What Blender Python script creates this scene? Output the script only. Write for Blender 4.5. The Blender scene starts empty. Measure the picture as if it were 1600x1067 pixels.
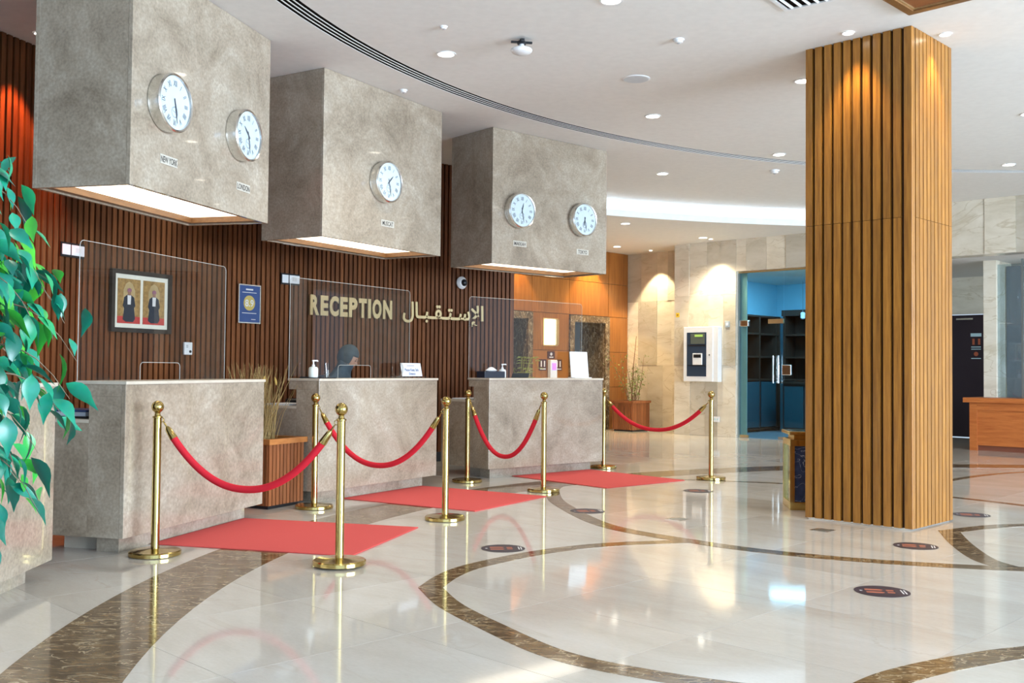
import bpy, bmesh, math, random
from mathutils import Vector, Matrix
random.seed(7)
S = bpy.context.scene
COL = S.collection
rad = math.radians

# ------------------------------------------------------------------ camera
H = 1.18
pitch, roll = rad(1.6831), rad(-0.5449)
cam = bpy.data.cameras.new('camera')
cam.sensor_width = 36.0
cam.lens = 1588.8 / 1600 * 36
cam.shift_y = -3.5 / 1600
cam.clip_start, cam.clip_end = 0.05, 200
camo = bpy.data.objects.new('camera', cam)
COL.objects.link(camo)
R_ = Vector((1, 0, 0)); U_ = Vector((0, -math.sin(pitch), math.cos(pitch))); F_ = Vector((0, math.cos(pitch), math.sin(pitch)))
rv = R_ * math.cos(roll) - U_ * math.sin(roll); uv = R_ * math.sin(roll) + U_ * math.cos(roll)
m3 = Matrix((rv, uv, -F_)).transposed()
camo.matrix_world = Matrix.Translation((0, 0, H)) @ m3.to_4x4()
S.camera = camo

# ------------------------------------------------------------------ view, world
S.view_settings.view_transform = 'Standard'
S.view_settings.look = 'None'
S.view_settings.exposure = 0.5
S.view_settings.gamma = 1.0
S.view_settings.use_curve_mapping = False
W = bpy.data.worlds.new('daylight'); S.world = W
W.use_nodes = True
W.node_tree.nodes['Background'].inputs[0].default_value = (0.66, 0.82, 1.0, 1)
W.node_tree.nodes['Background'].inputs[1].default_value = 0.7
S.cycles.max_bounces = 6; S.cycles.diffuse_bounces = 3; S.cycles.glossy_bounces = 3; S.cycles.transparent_max_bounces = 8

def light(name, kind, loc, energy, color=(1, 1, 1), target=None, **kw):
    l = bpy.data.lights.new(name, kind); l.energy = energy; l.color = color
    for k, v in kw.items(): setattr(l, k, v)
    o = bpy.data.objects.new(name, l); COL.objects.link(o); o.location = loc
    if target is not None:
        o.rotation_euler = (Vector(target) - Vector(loc)).to_track_quat('-Z', 'Y').to_euler()
    return o
# daylight coming through the glazed front of the lobby behind the camera
light('daylight_right', 'AREA', (12.5, -1.5, 1.95), 2500, (0.69, 0.84, 1.0), (-1.0, 8.0, 1.9), shape='RECTANGLE', size=10, size_y=3.3)
light('daylight_front', 'AREA', (2.0, -5.5, 1.95), 230, (0.42, 0.68, 1.0), (2.0, 6, 1.6), shape='RECTANGLE', size=8, size_y=3.3)
WARM = (1.0, 0.86, 0.66)

# ------------------------------------------------------------------ materials
MATS = {}
def new_mat(name):
    m = bpy.data.materials.new(name); m.use_nodes = True
    MATS[name] = m
    nt = m.node_tree
    return m, nt, nt.nodes['Principled BSDF']
def link(nt, a, b): nt.links.new(a, b)
def plain(name, color, rough=0.5, metal=0.0, coat=0.0, emit=None, estr=0.0, sheen=0.0, spec=0.5, bump=0.0, bscale=200):
    m, nt, b = new_mat(name)
    # a faint procedural mottling keeps even plain surfaces from reading as flat paint
    tc = nt.nodes.new('ShaderNodeTexCoord'); n = nt.nodes.new('ShaderNodeTexNoise'); n.inputs['Scale'].default_value = bscale if bump else 14
    link(nt, tc.outputs['Object'], n.inputs['Vector'])
    r = nt.nodes.new('ShaderNodeValToRGB'); link(nt, n.outputs['Fac'], r.inputs['Fac'])
    r.color_ramp.elements[0].color = (*[c * .975 for c in color], 1); r.color_ramp.elements[1].color = (*[min(1, c * 1.02) for c in color], 1)
    r.color_ramp.elements[0].position = .3; r.color_ramp.elements[1].position = .7
    link(nt, r.outputs['Color'], b.inputs['Base Color'])
    b.inputs['Roughness'].default_value = rough; b.inputs['Metallic'].default_value = metal
    b.inputs['Coat Weight'].default_value = coat; b.inputs['Coat Roughness'].default_value = .05
    b.inputs['Sheen Weight'].default_value = sheen; b.inputs['Specular IOR Level'].default_value = spec
    if sheen: b.inputs['Sheen Tint'].default_value = (*color, 1)
    if emit: b.inputs['Emission Color'].default_value = (*emit, 1); b.inputs['Emission Strength'].default_value = estr
    if bump:
        bp = nt.nodes.new('ShaderNodeBump'); bp.inputs['Strength'].default_value = bump; bp.inputs['Distance'].default_value = .01
        link(nt, n.outputs['Fac'], bp.inputs['Height']); link(nt, bp.outputs['Normal'], b.inputs['Normal'])
    return m
def coords(nt, scale=(1, 1, 1)):
    tc = nt.nodes.new('ShaderNodeTexCoord'); oi = nt.nodes.new('ShaderNodeObjectInfo')
    mu = nt.nodes.new('ShaderNodeMath'); mu.operation = 'MULTIPLY'; mu.inputs[1].default_value = 37.0
    link(nt, oi.outputs['Random'], mu.inputs[0])
    ad = nt.nodes.new('ShaderNodeVectorMath'); ad.operation = 'ADD'
    link(nt, tc.outputs['Object'], ad.inputs[0]); link(nt, mu.outputs[0], ad.inputs[1])
    mp = nt.nodes.new('ShaderNodeMapping'); mp.inputs['Scale'].default_value = scale
    link(nt, ad.outputs[0], mp.inputs['Vector'])
    return mp.outputs['Vector'], oi
def textured(name, stops, scale=3.0, rough=.3, mscale=(1, 1, 1), detail=8.0, nrough=.65, distort=0.0, rnd=0.0, vein=None, vscale=2.0, vwidth=.02, coat=0.0, spec=.5, fine=0.0, fscale=60):
    m, nt, b = new_mat(name)
    vec, oi = coords(nt, mscale)
    n = nt.nodes.new('ShaderNodeTexNoise'); n.inputs['Scale'].default_value = scale; n.inputs['Detail'].default_value = detail
    n.inputs['Roughness'].default_value = nrough; n.inputs['Distortion'].default_value = distort
    link(nt, vec, n.inputs['Vector'])
    r = nt.nodes.new('ShaderNodeValToRGB'); link(nt, n.outputs['Fac'], r.inputs['Fac'])
    els = r.color_ramp.elements
    while len(els) < len(stops): els.new(.5)
    for e, (p, c) in zip(els, stops): e.position = p; e.color = (*c, 1)
    out = r.outputs['Color']
    if fine:
        n3 = nt.nodes.new('ShaderNodeTexNoise'); n3.inputs['Scale'].default_value = fscale; n3.inputs['Detail'].default_value = 4; link(nt, vec, n3.inputs['Vector'])
        mr = nt.nodes.new('ShaderNodeMapRange'); mr.inputs['From Min'].default_value = .3; mr.inputs['From Max'].default_value = .7
        mr.inputs['To Min'].default_value = 1 - fine; mr.inputs['To Max'].default_value = 1 + fine; link(nt, n3.outputs['Fac'], mr.inputs['Value'])
        hs2 = nt.nodes.new('ShaderNodeHueSaturation'); link(nt, out, hs2.inputs['Color']); link(nt, mr.outputs[0], hs2.inputs['Value']); out = hs2.outputs['Color']
    if vein:
        n2 = nt.nodes.new('ShaderNodeTexNoise'); n2.inputs['Scale'].default_value = vscale; n2.inputs['Detail'].default_value = 6; n2.inputs['Distortion'].default_value = 1.2
        link(nt, vec, n2.inputs['Vector'])
        r2 = nt.nodes.new('ShaderNodeValToRGB'); link(nt, n2.outputs['Fac'], r2.inputs['Fac'])
        e2 = r2.color_ramp.elements; e2[0].position = .5 - vwidth; e2[0].color = (0, 0, 0, 1); e2[1].position = .5; e2[1].color = (1, 1, 1, 1)
        e3 = e2.new(.5 + vwidth); e3.color = (0, 0, 0, 1)
        mx = nt.nodes.new('ShaderNodeMix'); mx.data_type = 'RGBA'
        link(nt, r2.outputs['Color'], mx.inputs[0]); link(nt, out, mx.inputs[6]); mx.inputs[7].default_value = (*vein, 1)
        out = mx.outputs[2]
    if rnd:
        mr = nt.nodes.new('ShaderNodeMapRange'); mr.inputs['To Min'].default_value = 1 - rnd; mr.inputs['To Max'].default_value = 1 + rnd
        link(nt, oi.outputs['Random'], mr.inputs['Value'])
        hs = nt.nodes.new('ShaderNodeHueSaturation'); link(nt, out, hs.inputs['Color']); link(nt, mr.outputs[0], hs.inputs['Value']); out = hs.outputs['Color']
    link(nt, out, b.inputs['Base Color'])
    b.inputs['Roughness'].default_value = rough; b.inputs['Coat Weight'].default_value = coat; b.inputs['Coat Roughness'].default_value = .03
    b.inputs['Specular IOR Level'].default_value = spec
    return m
def clear(name, tint=(.97, .98, .98), ior=1.49, rough=0.0, gain=1.0):
    m = bpy.data.materials.new(name); m.use_nodes = True; MATS[name] = m
    nt = m.node_tree; nt.nodes.clear()
    o = nt.nodes.new('ShaderNodeOutputMaterial'); t = nt.nodes.new('ShaderNodeBsdfTransparent'); g = nt.nodes.new('ShaderNodeBsdfGlossy')
    t.inputs['Color'].default_value = (*tint, 1); g.inputs['Roughness'].default_value = rough
    lw = nt.nodes.new('ShaderNodeLayerWeight'); lw.inputs['Blend'].default_value = .5
    pw_ = nt.nodes.new('ShaderNodeMath'); pw_.operation = 'POWER'; pw_.inputs[1].default_value = 5.0; link(nt, lw.outputs['Facing'], pw_.inputs[0])
    f = nt.nodes.new('ShaderNodeMapRange'); f.inputs['To Min'].default_value = ((ior - 1) / (ior + 1)) ** 2; link(nt, pw_.outputs[0], f.inputs['Value'])
    mu = nt.nodes.new('ShaderNodeMath'); mu.operation = 'MULTIPLY'; mu.inputs[1].default_value = gain; mu.use_clamp = True
    mx = nt.nodes.new('ShaderNodeMixShader')
    link(nt, f.outputs[0], mu.inputs[0]); link(nt, mu.outputs[0], mx.inputs[0]); link(nt, t.outputs[0], mx.inputs[1]); link(nt, g.outputs[0], mx.inputs[2]); link(nt, mx.outputs[0], o.inputs[0])
    return m
def glow(name, color, strength):
    return plain(name, color, .5, emit=color, estr=strength)

floor_m = textured('cream_marble', [(.25, (.53, .475, .405)), (.5, (.62, .575, .51)), (.75, (.68, .65, .60))], 1.3, .06, mscale=(.7, 1.9, 1), detail=10, distort=.4, rnd=.06, vein=(.60, .545, .475), vscale=.8, vwidth=.010, fine=.03)
grout_m = plain('floor_bed', (.55, .50, .42), .5)
emp_m = textured('brown_marble', [(.3, (.055, .030, .014)), (.5, (.16, .10, .050)), (.68, (.27, .18, .09))], 7, .08, mscale=(1, 2.2, 1), distort=.6, vein=(.50, .40, .26), vscale=5, vwidth=.02, fine=.2, fscale=25)
stone_m = textured('grey_limestone', [(.30, (.24, .188, .135)), (.48, (.385, .315, .236)), (.60, (.455, .385, .30)), (.72, (.58, .51, .42))], 1.9, .15, detail=12, nrough=.72, distort=.5, fine=.16, fscale=55, coat=.5)
stone_edge_m = textured('pale_limestone_edge', [(.3, (.56, .49, .39)), (.7, (.68, .61, .50))], 6, .25)
slat_m = textured('dark_walnut_slat', [(.3, (.095, .029, .008)), (.55, (.165, .055, .016)), (.75, (.23, .083, .026))], 3, .5, mscale=(14, 14, 1), rnd=.22, spec=.3)
slatback_m = plain('slat_backing', (.018, .008, .005), .8)
teak_m = textured('golden_teak', [(.3, (.22, .085, .012)), (.55, (.36, .150, .022)), (.78, (.47, .22, .036))], 3, .30, mscale=(16, 16, 1), rnd=.15)
teakdark_m = plain('teak_gap', (.030, .012, .005), .8)
panel_m = textured('amber_veneer', [(.3, (.25, .085, .016)), (.55, (.34, .125, .026)), (.75, (.42, .165, .036))], 2.2, .32, mscale=(12, 12, .8), rnd=.10)
planter_m = textured('russet_slat', [(.3, (.20, .062, .020)), (.7, (.33, .115, .040))], 3, .4, mscale=(12, 12, 1), rnd=.15)
rim_m = textured('orange_wood', [(.3, (.40, .14, .035)), (.7, (.52, .21, .06))], 3, .35, mscale=(3, 12, 12))
deskwood_m = textured('cherry_wood', [(.3, (.42, .105, .022)), (.7, (.60, .19, .045))], 2.5, .35, mscale=(1.2, 10, 12))
travertine_m = textured('cream_travertine', [(.28, (.55, .48, .36)), (.5, (.67, .60, .48)), (.74, (.76, .70, .59))], 1.6, .15, mscale=(.8, .8, 2.2), distort=.4, rnd=.22, vein=(.56, .48, .35), vscale=.9, vwidth=.012)
ceil_m = plain('ceiling_paint', (.83, .82, .80), .75)
white_m = plain('white_plastic', (.82, .83, .84), .35)
brass_m = textured('polished_brass', [(.3, (.46, .33, .105)), (.7, (.58, .44, .17))], 3, .14); MATS['polished_brass'].node_tree.nodes['Principled BSDF'].inputs['Metallic'].default_value = 1
goldlet_m = plain('satin_gold', (.74, .58, .32), .30, metal=.85)
chrome_m = plain('brushed_chrome', (.72, .71, .68), .2, metal=1)
steel_m = plain('lift_steel', (.36, .42, .44), .32, metal=.9)
velvet_m = plain('red_velvet', (.60, .006, .022), .75, sheen=.8)
carpet_m = plain('red_carpet', (.66, .085, .075), .9, sheen=.3, bump=.3, bscale=260)
carpedge_m = plain('carpet_edge', (.25, .025, .03), .8)
black_m = plain('black_plastic', (.012, .013, .016), .35)
dark_m = plain('slot_shade_and_soil', (.012, .010, .009), .9, spec=0.0)
navy_m = plain('navy_print', (.035, .075, .22), .4)
dial_m = plain('clock_dial', (.80, .86, .90), .4)
ink_m = plain('clock_ink', (.055, .065, .09), .5)
acry_m = clear('acrylic', (.93, .93, .92), 1.49, 0.0, .9)
window_m = clear('window_glass', (.86, .92, .94), 1.5)
glass_m = clear('door_glass', (.78, .90, .92), 1.5, 0.0, 1.0)
clockglass_m = clear('clock_glass', (.97, .99, 1), 1.45)
hoodlight_m = glow('hood_light', (1.0, .90, .72), 1.9)
bulb_m = glow('downlight_lens', (1.0, .93, .78), 9.0)
led_m = glow('led_strip', (.55, .80, 1.0), 6.0)

# ------------------------------------------------------------------ mesh helpers
class MB:
    def __init__(s): s.v = []; s.f = []; s.mi = []
    def add(s, vs, fs, mi=0):
        b = len(s.v); s.v += [tuple(v) for v in vs]; s.f += [[b + i for i in f] for f in fs]; s.mi += [mi] * len(fs); return s
    def box(s, x0, x1, y0, y1, z0, z1, mi=0, M=None):
        vs = [Vector((x, y, z)) for z in (z0, z1) for y in (y0, y1) for x in (x0, x1)]
        if M is not None: vs = [M @ v for v in vs]
        return s.add(vs, [(0, 2, 3, 1), (4, 5, 7, 6), (0, 1, 5, 4), (2, 6, 7, 3), (0, 4, 6, 2), (1, 3, 7, 5)], mi)
    def lathe(s, prof, n=24, M=None, mi=0):     # prof: (r, z) bottom to top
        vs = []; fs = []
        for r, z in prof:
            for i in range(n):
                a = 2 * math.pi * i / n; vs.append(Vector((r * math.cos(a), r * math.sin(a), z)))
        for k in range(len(prof) - 1):
            for i in range(n):
                j = (i + 1) % n; fs.append((k * n + i, k * n + j, (k + 1) * n + j, (k + 1) * n + i))
        fs.append(tuple(range(n - 1, -1, -1))); fs.append(tuple(range((len(prof) - 1) * n, len(prof) * n)))
        if M is not None: vs = [M @ v for v in vs]
        return s.add(vs, fs, mi)
    def tube(s, pts, r, n=8, mi=0, caps=True):
        pts = [Vector(p) for p in pts]; vs = []; fs = []
        rs = r if isinstance(r, (list, tuple)) else [r] * len(pts)
        up = Vector((0, 0, 1)); prev = None
        for k, p in enumerate(pts):
            d = (pts[min(k + 1, len(pts) - 1)] - pts[max(k - 1, 0)]).normalized()
            if prev is None:
                a = d.cross(up); a = a.normalized() if a.length > 1e-3 else Vector((1, 0, 0))
            else: a = (prev - d * prev.dot(d)).normalized()
            prev = a; b = d.cross(a)
            for i in range(n):
                t = 2 * math.pi * i / n; vs.append(p + (a * math.cos(t) + b * math.sin(t)) * rs[k])
        for k in range(len(pts) - 1):
            for i in range(n):
                j = (i + 1) % n; fs.append((k * n + i, k * n + j, (k + 1) * n + j, (k + 1) * n + i))
        if caps: fs.append(tuple(range(n - 1, -1, -1))); fs.append(tuple(range((len(pts) - 1) * n, len(pts) * n)))
        return s.add(vs, fs, mi)
    def prism(s, poly, z0, z1, mi=0, M=None):
        n = len(poly); vs = [Vector((x, y, z0)) for x, y in poly] + [Vector((x, y, z1)) for x, y in poly]
        if M is not None: vs = [M @ v for v in vs]
        fs = [tuple(range(n - 1, -1, -1)), tuple(range(n, 2 * n))] + [(i, (i + 1) % n, n + (i + 1) % n, n + i) for i in range(n)]
        return s.add(vs, fs, mi)
    def strip(s, inner, outer, z0, z1, mi=0):   # closed band between two polylines
        n = len(inner); vs = []
        for z in (z0, z1):
            vs += [Vector((*p, z)) for p in inner] + [Vector((*p, z)) for p in outer]
        fs = []
        for i in range(n - 1):
            a, b, c, d = i, i + 1, n + i + 1, n + i
            fs += [(a, d, c, b), (2 * n + a, 2 * n + b, 2 * n + c, 2 * n + d), (a, b, 2 * n + b, 2 * n + a), (d, 2 * n + d, 2 * n + c, c)]
        fs += [(0, 2 * n, 3 * n, n), (n - 1, 2 * n - 1, 4 * n - 1, 3 * n - 1)]
        return s.add(vs, fs, mi)
    def mesh(s, name, mats, smooth=False):
        me = bpy.data.meshes.new(name); me.from_pydata(s.v, [], s.f)
        for m in (mats if isinstance(mats, (list, tuple)) else [mats]): me.materials.append(m)
        for p, mi in zip(me.polygons, s.mi): p.material_index = mi
        bm = bmesh.new(); bm.from_mesh(me); bmesh.ops.recalc_face_normals(bm, faces=bm.faces); bm.to_mesh(me); bm.free()
        if smooth:
            for p in me.polygons: p.use_smooth = True
            try: me.set_sharp_from_angle(angle=rad(35))
            except Exception: pass
        return me
    def build(s, name, mats, parent=None, smooth=False, bevel=0.0, M=None):
        o = bpy.data.objects.new(name, s.mesh(name, mats, smooth)); COL.objects.link(o)
        if parent: o.parent = parent
        if M is not None: o.matrix_local = M
        if bevel:
            bv = o.modifiers.new('bevel', 'BEVEL'); bv.width = bevel; bv.segments = 2; bv.limit_method = 'ANGLE'
        return o
def tag(o, label=None, cat=None, group=None, kind=None):
    if label: o['label'] = label
    if cat: o['category'] = cat
    if group: o['group'] = group
    if kind: o['kind'] = kind
    return o
def thing(name, label, cat, loc=(0, 0, 0), rz=0.0, group=None):
    o = bpy.data.objects.new(name, None); COL.objects.link(o); o.empty_display_size = .1
    o.location = loc; o.rotation_euler = (0, 0, rz)
    return tag(o, label, cat, group)
def copy_mesh_obj(src, name, parent, M=None):
    c = src.copy(); COL.objects.link(c); c.name = name; c.parent = parent
    if M is not None: c.matrix_local = M
    return c
def box(name, mat, parent, x0, x1, y0, y1, z0, z1, bevel=0.0):
    return MB().box(x0, x1, y0, y1, z0, z1).build(name, mat, parent, bevel=bevel)
_txt = {}
def text_mesh(body, size=1.0, bold=0.0, depth=0.0, xs=1.0):
    key = (body, size, bold, depth, xs)
    if key in _txt: return _txt[key]
    c = bpy.data.curves.new('lettering', 'FONT'); c.body = body; c.size = size; c.offset = bold; c.extrude = depth / 2; c.resolution_u = 3
    c.align_x = 'CENTER'
    o = bpy.data.objects.new('lettering', c); COL.objects.link(o)
    dg = bpy.context.evaluated_depsgraph_get(); me = bpy.data.meshes.new_from_object(o.evaluated_get(dg))
    bpy.data.objects.remove(o)
    vs = [Vector((v.co.x * xs, v.co.y, v.co.z)) for v in me.vertices]; fs = [tuple(p.vertices) for p in me.polygons]
    bpy.data.meshes.remove(me)
    _txt[key] = (vs, fs); return vs, fs
def add_text(mb, body, size, M, mi=0, **kw):
    vs, fs = text_mesh(body, size, **kw); return mb.add([M @ v for v in vs], fs, mi)
# text in a vertical plane facing local -y: text x -> x, text y -> z
def face_front(x, y, z): return Matrix.Translation((x, y, z)) @ Matrix.Rotation(rad(90), 4, 'X')

C = Vector((6.16, 5.07))
def pol(r, deg): return (C.x + r * math.cos(rad(deg)), C.y + r * math.sin(rad(deg)))
def arc(r, a0, a1, n): return [pol(r, a0 + (a1 - a0) * i / n) for i in range(n + 1)]
ZC, ZL = 3.81, 3.54

# ------------------------------------------------------------------ floor
fl = MB().box(-16, 24, -9, 28, -.08, -.003).build('floor', [floor_m]); tag(fl, kind='structure')
ang = rad(-44.7); T = .90
tile_me = MB().box(.0012, T - .0012, .0012, T - .0012, -.0025, 0).mesh('tile', floor_m)
ex, ey = Vector((math.cos(ang), math.sin(ang))), Vector((-math.sin(ang), math.cos(ang)))
nt_ = 0
tiles = []
for i in range(-24, 24):
    for j in range(-12, 30):
        c = ex * (i + .5) * T + ey * (j + .5) * T + Vector((.2, .1))
        if c.y < 2.9 or c.y > 21.5: continue
        if abs(c.x) > .56 * c.y + .9: continue
        d = math.hypot(c.x - C.x, c.y - C.y); a = math.degrees(math.atan2(c.y - C.y, c.x - C.x)) % 360
        if d > 9.3 and 124 < a < 200: continue
        w = (c.x - 3.05) * .688 + (c.y - 19.06) * .725
        if w > .6: continue
        tiles.append((c.length, c))
tiles.sort(key=lambda t: t[0])
for d, c in tiles[:298]:
    o = bpy.data.objects.new('tile', tile_me); COL.objects.link(o); o.parent = fl
    p = c - ex * T / 2 - ey * T / 2
    o.location = (p.x, p.y, 0); o.rotation_euler = (0, 0, ang)
MB().strip(arc(7.70, 60, 215, 90), arc(8.18, 60, 215, 90), -.002, .0008).build('inlay_band', emp_m, fl)
def catmull(pts, k=10):
    P = [Vector(p) for p in pts]; P = [P[0] * 2 - P[1]] + P + [P[-1] * 2 - P[-2]]; out = []
    for i in range(1, len(P) - 2):
        for t in range(k):
            u = t / k; a, b, c, d = P[i - 1], P[i], P[i + 1], P[i + 2]
            out.append(.5 * ((2 * b) + (c - a) * u + (2 * a - 5 * b + 4 * c - d) * u * u + (3 * b - a - 3 * c + d) * u ** 3))
    out.append(P[-2]); return out
def inlay(pts, w, dz=0.0):
    q = catmull(pts); a, b = [], []
    for i, p in enumerate(q):
        d = (q[min(i + 1, len(q) - 1)] - q[max(i - 1, 0)]).normalized(); n = Vector((-d.y, d.x))
        a.append(tuple(p + n * w / 2)); b.append(tuple(p - n * w / 2))
    MB().strip(a, b, -.002, .001 + dz).build('inlay_strip', emp_m, fl)
inlay([(-.43, 5.52), (-.30, 5.12), (-.105, 4.74), (.197, 4.25), (.55, 3.98), (.95, 3.80), (1.4, 3.72)], .13)
inlay([(-.43, 5.50), (-.34, 5.86), (-.18, 6.17), (.22, 6.62), (.66, 6.91), (1.28, 7.09)], .13, .0002)
inlay([(.75, 10.75), (.46, 10.30), (.40, 9.6), (.46, 8.86), (.74, 7.73), (1.28, 7.06), (1.757, 6.66), (2.393, 6.36), (3.10, 6.19), (4.0, 6.12), (5, 6.2)], .14, .0003)
inlay([(3.286, 7.66), (3.12, 7.07), (3.01, 6.5), (3.05, 6.19)], .15, .0001)
inlay([(3.25, 7.61), (3.665, 7.86), (4.02, 7.98), (4.7, 8.05), (5.5, 7.95)], .13, .0004)
inlay([(1.1, 3.55), (1.412, 3.90), (1.647, 4.08), (1.916, 4.23), (2.185, 4.35), (2.7, 4.50), (3.4, 4.55)], .15)
inlay([(1.75, 11.1), (2.347, 10.95), (2.92, 10.74), (3.6, 10.35), (4.206, 9.72), (4.606, 9.16), (4.9, 8.5)], .10)
inlay([(4.2, 10.3), (4.5, 10.85), (4.885, 11.29), (5.5, 11.85), (6.16, 12.25), (7.2, 12.5)], .10)

# ------------------------------------------------------------------ ceiling
ce = MB()
ring = lambda r0, r1, a0, a1, n, z0, z1: MB().strip(arc(r0, a0, a1, n), arc(r1, a0, a1, n), z0, z1)
disc = [(C.x + 8.0 * math.cos(2 * math.pi * i / 128), C.y + 8.0 * math.sin(2 * math.pi * i / 128)) for i in range(128)]
tag(MB().prism(disc, ZC, ZC + .08).build('ceiling', ceil_m), kind='structure')
tag(ring(8.17, 11.55, 0, 360, 180, ZC, ZC + .08).build('ceiling', ceil_m), kind='structure')
tag(ring(11.40, 18.5, 62, 160, 90, ZL, ZL + .07).build('ceiling', ceil_m), kind='structure')
tag(ring(11.40, 11.43, 62, 126, 60, ZL + .07, ZL + .10).build('trim_1', ceil_m), kind='structure')
tag(ring(11.60, 11.66, 62, 126, 60, ZL + .07, ZC + .08).build('trim_2', ceil_m), kind='structure')
cv = ring(11.50, 11.52, 64, 124, 60, ZL + .075, ZL + .085).build('cove_led_strip', glow('cove_glow', (.80, .90, 1.0), 6.0))
tag(cv, 'curved cove light strip hidden on the lowered ceiling edge near the lifts', 'cove light')
# curved slot diffuser: black throat paints shade for four shallow slots, white fins between
sd = thing('slot_diffuser', 'long curved linear air slot with dark grooves sweeping across the ceiling', 'air diffuser', (C.x, C.y, ZC))
def lring(r0, r1, a0, a1, n, z0, z1):
    f = lambda r: [(r * math.cos(rad(a0 + (a1 - a0) * i / n)), r * math.sin(rad(a0 + (a1 - a0) * i / n))) for i in range(n + 1)]
    return MB().strip(f(r0), f(r1), z0, z1)
lring(7.990, 8.178, 0, 360, 180, .0035, .03).build('throat', dark_m, sd)
for r0, r1 in ((7.985, 8.004), (8.040, 8.050), (8.082, 8.092), (8.124, 8.134), (8.166, 8.180)): lring(r0, r1, 0, 360, 180, -.0005, .003).build('fin', ceil_m, sd)

# ------------------------------------------------------------------ slatted reception wall (curved)
RW = 10.62
wb = MB().strip(arc(RW + .03, 125.45, 186, 90), arc(RW + .28, 125.45, 186, 90), 0, ZC).build('wall_back', [slatback_m]); tag(wb, kind='structure')
MB().strip(arc(RW - .01, 125.45, 186, 90), arc(RW + .03, 125.45, 186, 90), 0, .12).build('baseboard', black_m, wb)
sl_me = MB().box(-.001, .040, -.0225, .0225, .12, ZC - .002).mesh('slat', slat_m)
a = 125.55; k = 0
while a < 170:
    o = bpy.data.objects.new('slat', sl_me); COL.objects.link(o); o.parent = wb
    x, y = pol(RW - .008, a); o.location = (x, y, 0); o.rotation_euler = (0, 0, rad(a)); a += math.degrees(.068 / RW)
box('end_cap', slat_m, wb, 0, .3, -.02, .0, 0, ZC).matrix_local = Matrix.Translation((*pol(RW - .01, 125.45), 0)) @ Matrix.Rotation(rad(125.45), 4, 'Z')
def wall_frame(deg, z, off=0.012):          # local: x along wall (to the right), -y out of the wall
    x, y = pol(RW - .01 - off, deg)
    return (x, y, z), rad(deg - 90)

# ------------------------------------------------------------------ lift wall, amber veneer panels
PE = Vector((2.345, 20.75)); AE = rad(226.5)
tw = thing('wall_lift', None, None, (PE.x, PE.y, 0), AE); tw['kind'] = 'structure'
# local x runs away from the stone wall, local +y points out of the room? keep: room side is +y
room = 1.0   # +y local is the room side for a wall turned 226.5 deg
vj = [0, .634, 1.844, 2.898, 4.10, 5.3, 6.5, 7.7]; hj = [0, .84, 1.54, 2.24, 2.90, ZL]
holes = [(.76, 1.71, 2.11), (3.03, 3.98, 2.11)]
wbk = MB()
prev = -.3
for h0, h1, hz in holes:
    wbk.box(prev, h0, -.25, -.0, 0, ZL); wbk.box(h0, h1, -.25, 0, hz, ZL); prev = h1
wbk.box(prev, 8, -.25, 0, 0, ZL); wbk.build('backing', teakdark_m, tw)
for i in range(len(vj) - 1):
    for j in range(len(hj) - 1):
        x0, x1, z0, z1 = vj[i] + .004, vj[i + 1] - .004, hj[j] + .004, hj[j + 1] - .004
        if i in (1, 3) and z1 < 2.3: continue
        box('panel', panel_m, tw, x0, x1, 0, .018, z0, z1)
for n_, (h0, h1, hz) in enumerate(holes):
    lf = thing('door_%d' % (n_ + 3), None, None, (PE.x, PE.y, 0), AE); lf['kind'] = 'structure'
    fr = MB().box(h0 - .13, h0, -.0, .05, 0, hz + .12).box(h1, h1 + .13, 0, .05, 0, hz + .12).box(h0, h1, 0, .05, hz, hz + .12)
    fr.build('architrave', emp_m, lf)
    box('jamb', emp_m, lf, h0 - .02, h0 + .012, -.62, 0, 0, hz); box('jamb', emp_m, lf, h1 - .012, h1 + .02, -.62, 0, 0, hz)
    box('head', emp_m, lf, h0, h1, -.62, 0, hz - .012, hz + .02)
    mid = (h0 + h1) / 2
    box('door_leaf', steel_m, lf, h0, mid - .003, -.64, -.60, 0, hz); box('door_leaf', steel_m, lf, mid + .003, h1, -.64, -.60, 0, hz)
sc = thing('wall_sconce', 'tall glowing gold wall sconce between the two lifts', 'wall light', (PE.x, PE.y, 0), AE)
box('back_plate', goldlet_m, sc, 2.18, 2.59, .018, .03, 1.62, 2.14)
box('glow_panel', glow('sconce_glow', (1.0, .90, .62), 2.2), sc, 2.29, 2.57, .03, .07, 1.64, 2.12, .01); box('gold_edge', goldlet_m, sc, 2.20, 2.29, .03, .08, 1.64, 2.12, .01)
sg = thing('hygiene_sign', 'small brown square notice with round emblem above the sanitiser stand', 'sign', (PE.x, PE.y, 0), AE)
brownsign_m = plain('brown_print', (.075, .022, .018), .5); pale_m = plain('pale_print', (.75, .70, .66), .5)
box('board', brownsign_m, sg, 2.266, 2.467, .018, .028, 1.38, 1.52)
MB().lathe([(.03, 0), (.03, .003)], 16, Matrix.Translation((2.367, .028, 1.468)) @ Matrix.Rotation(rad(-90), 4, 'X')).build('emblem', pale_m, sg); box('lettering_bar', pale_m, sg, 2.31, 2.42, .028, .031, 1.40, 1.42)
ss = thing('sanitiser_stand', 'white hand sanitiser post with violet lit window in front of lift wall', 'dispenser', (PE.x, PE.y, 0), AE)
box('post', white_m, ss, 2.28, 2.47, .03, .11, .02, 1.36, .01); box('foot', chrome_m, ss, 2.17, 2.58, .02, .36, 0, .02); box('window', glow('violet_glow', (.30, .12, 1.0), 1.6), ss, 2.32, 2.43, .11, .115, 1.17, 1.30)
box('drip_tray', chrome_m, ss, 2.30, 2.45, .11, .21, .95, .97)
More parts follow.
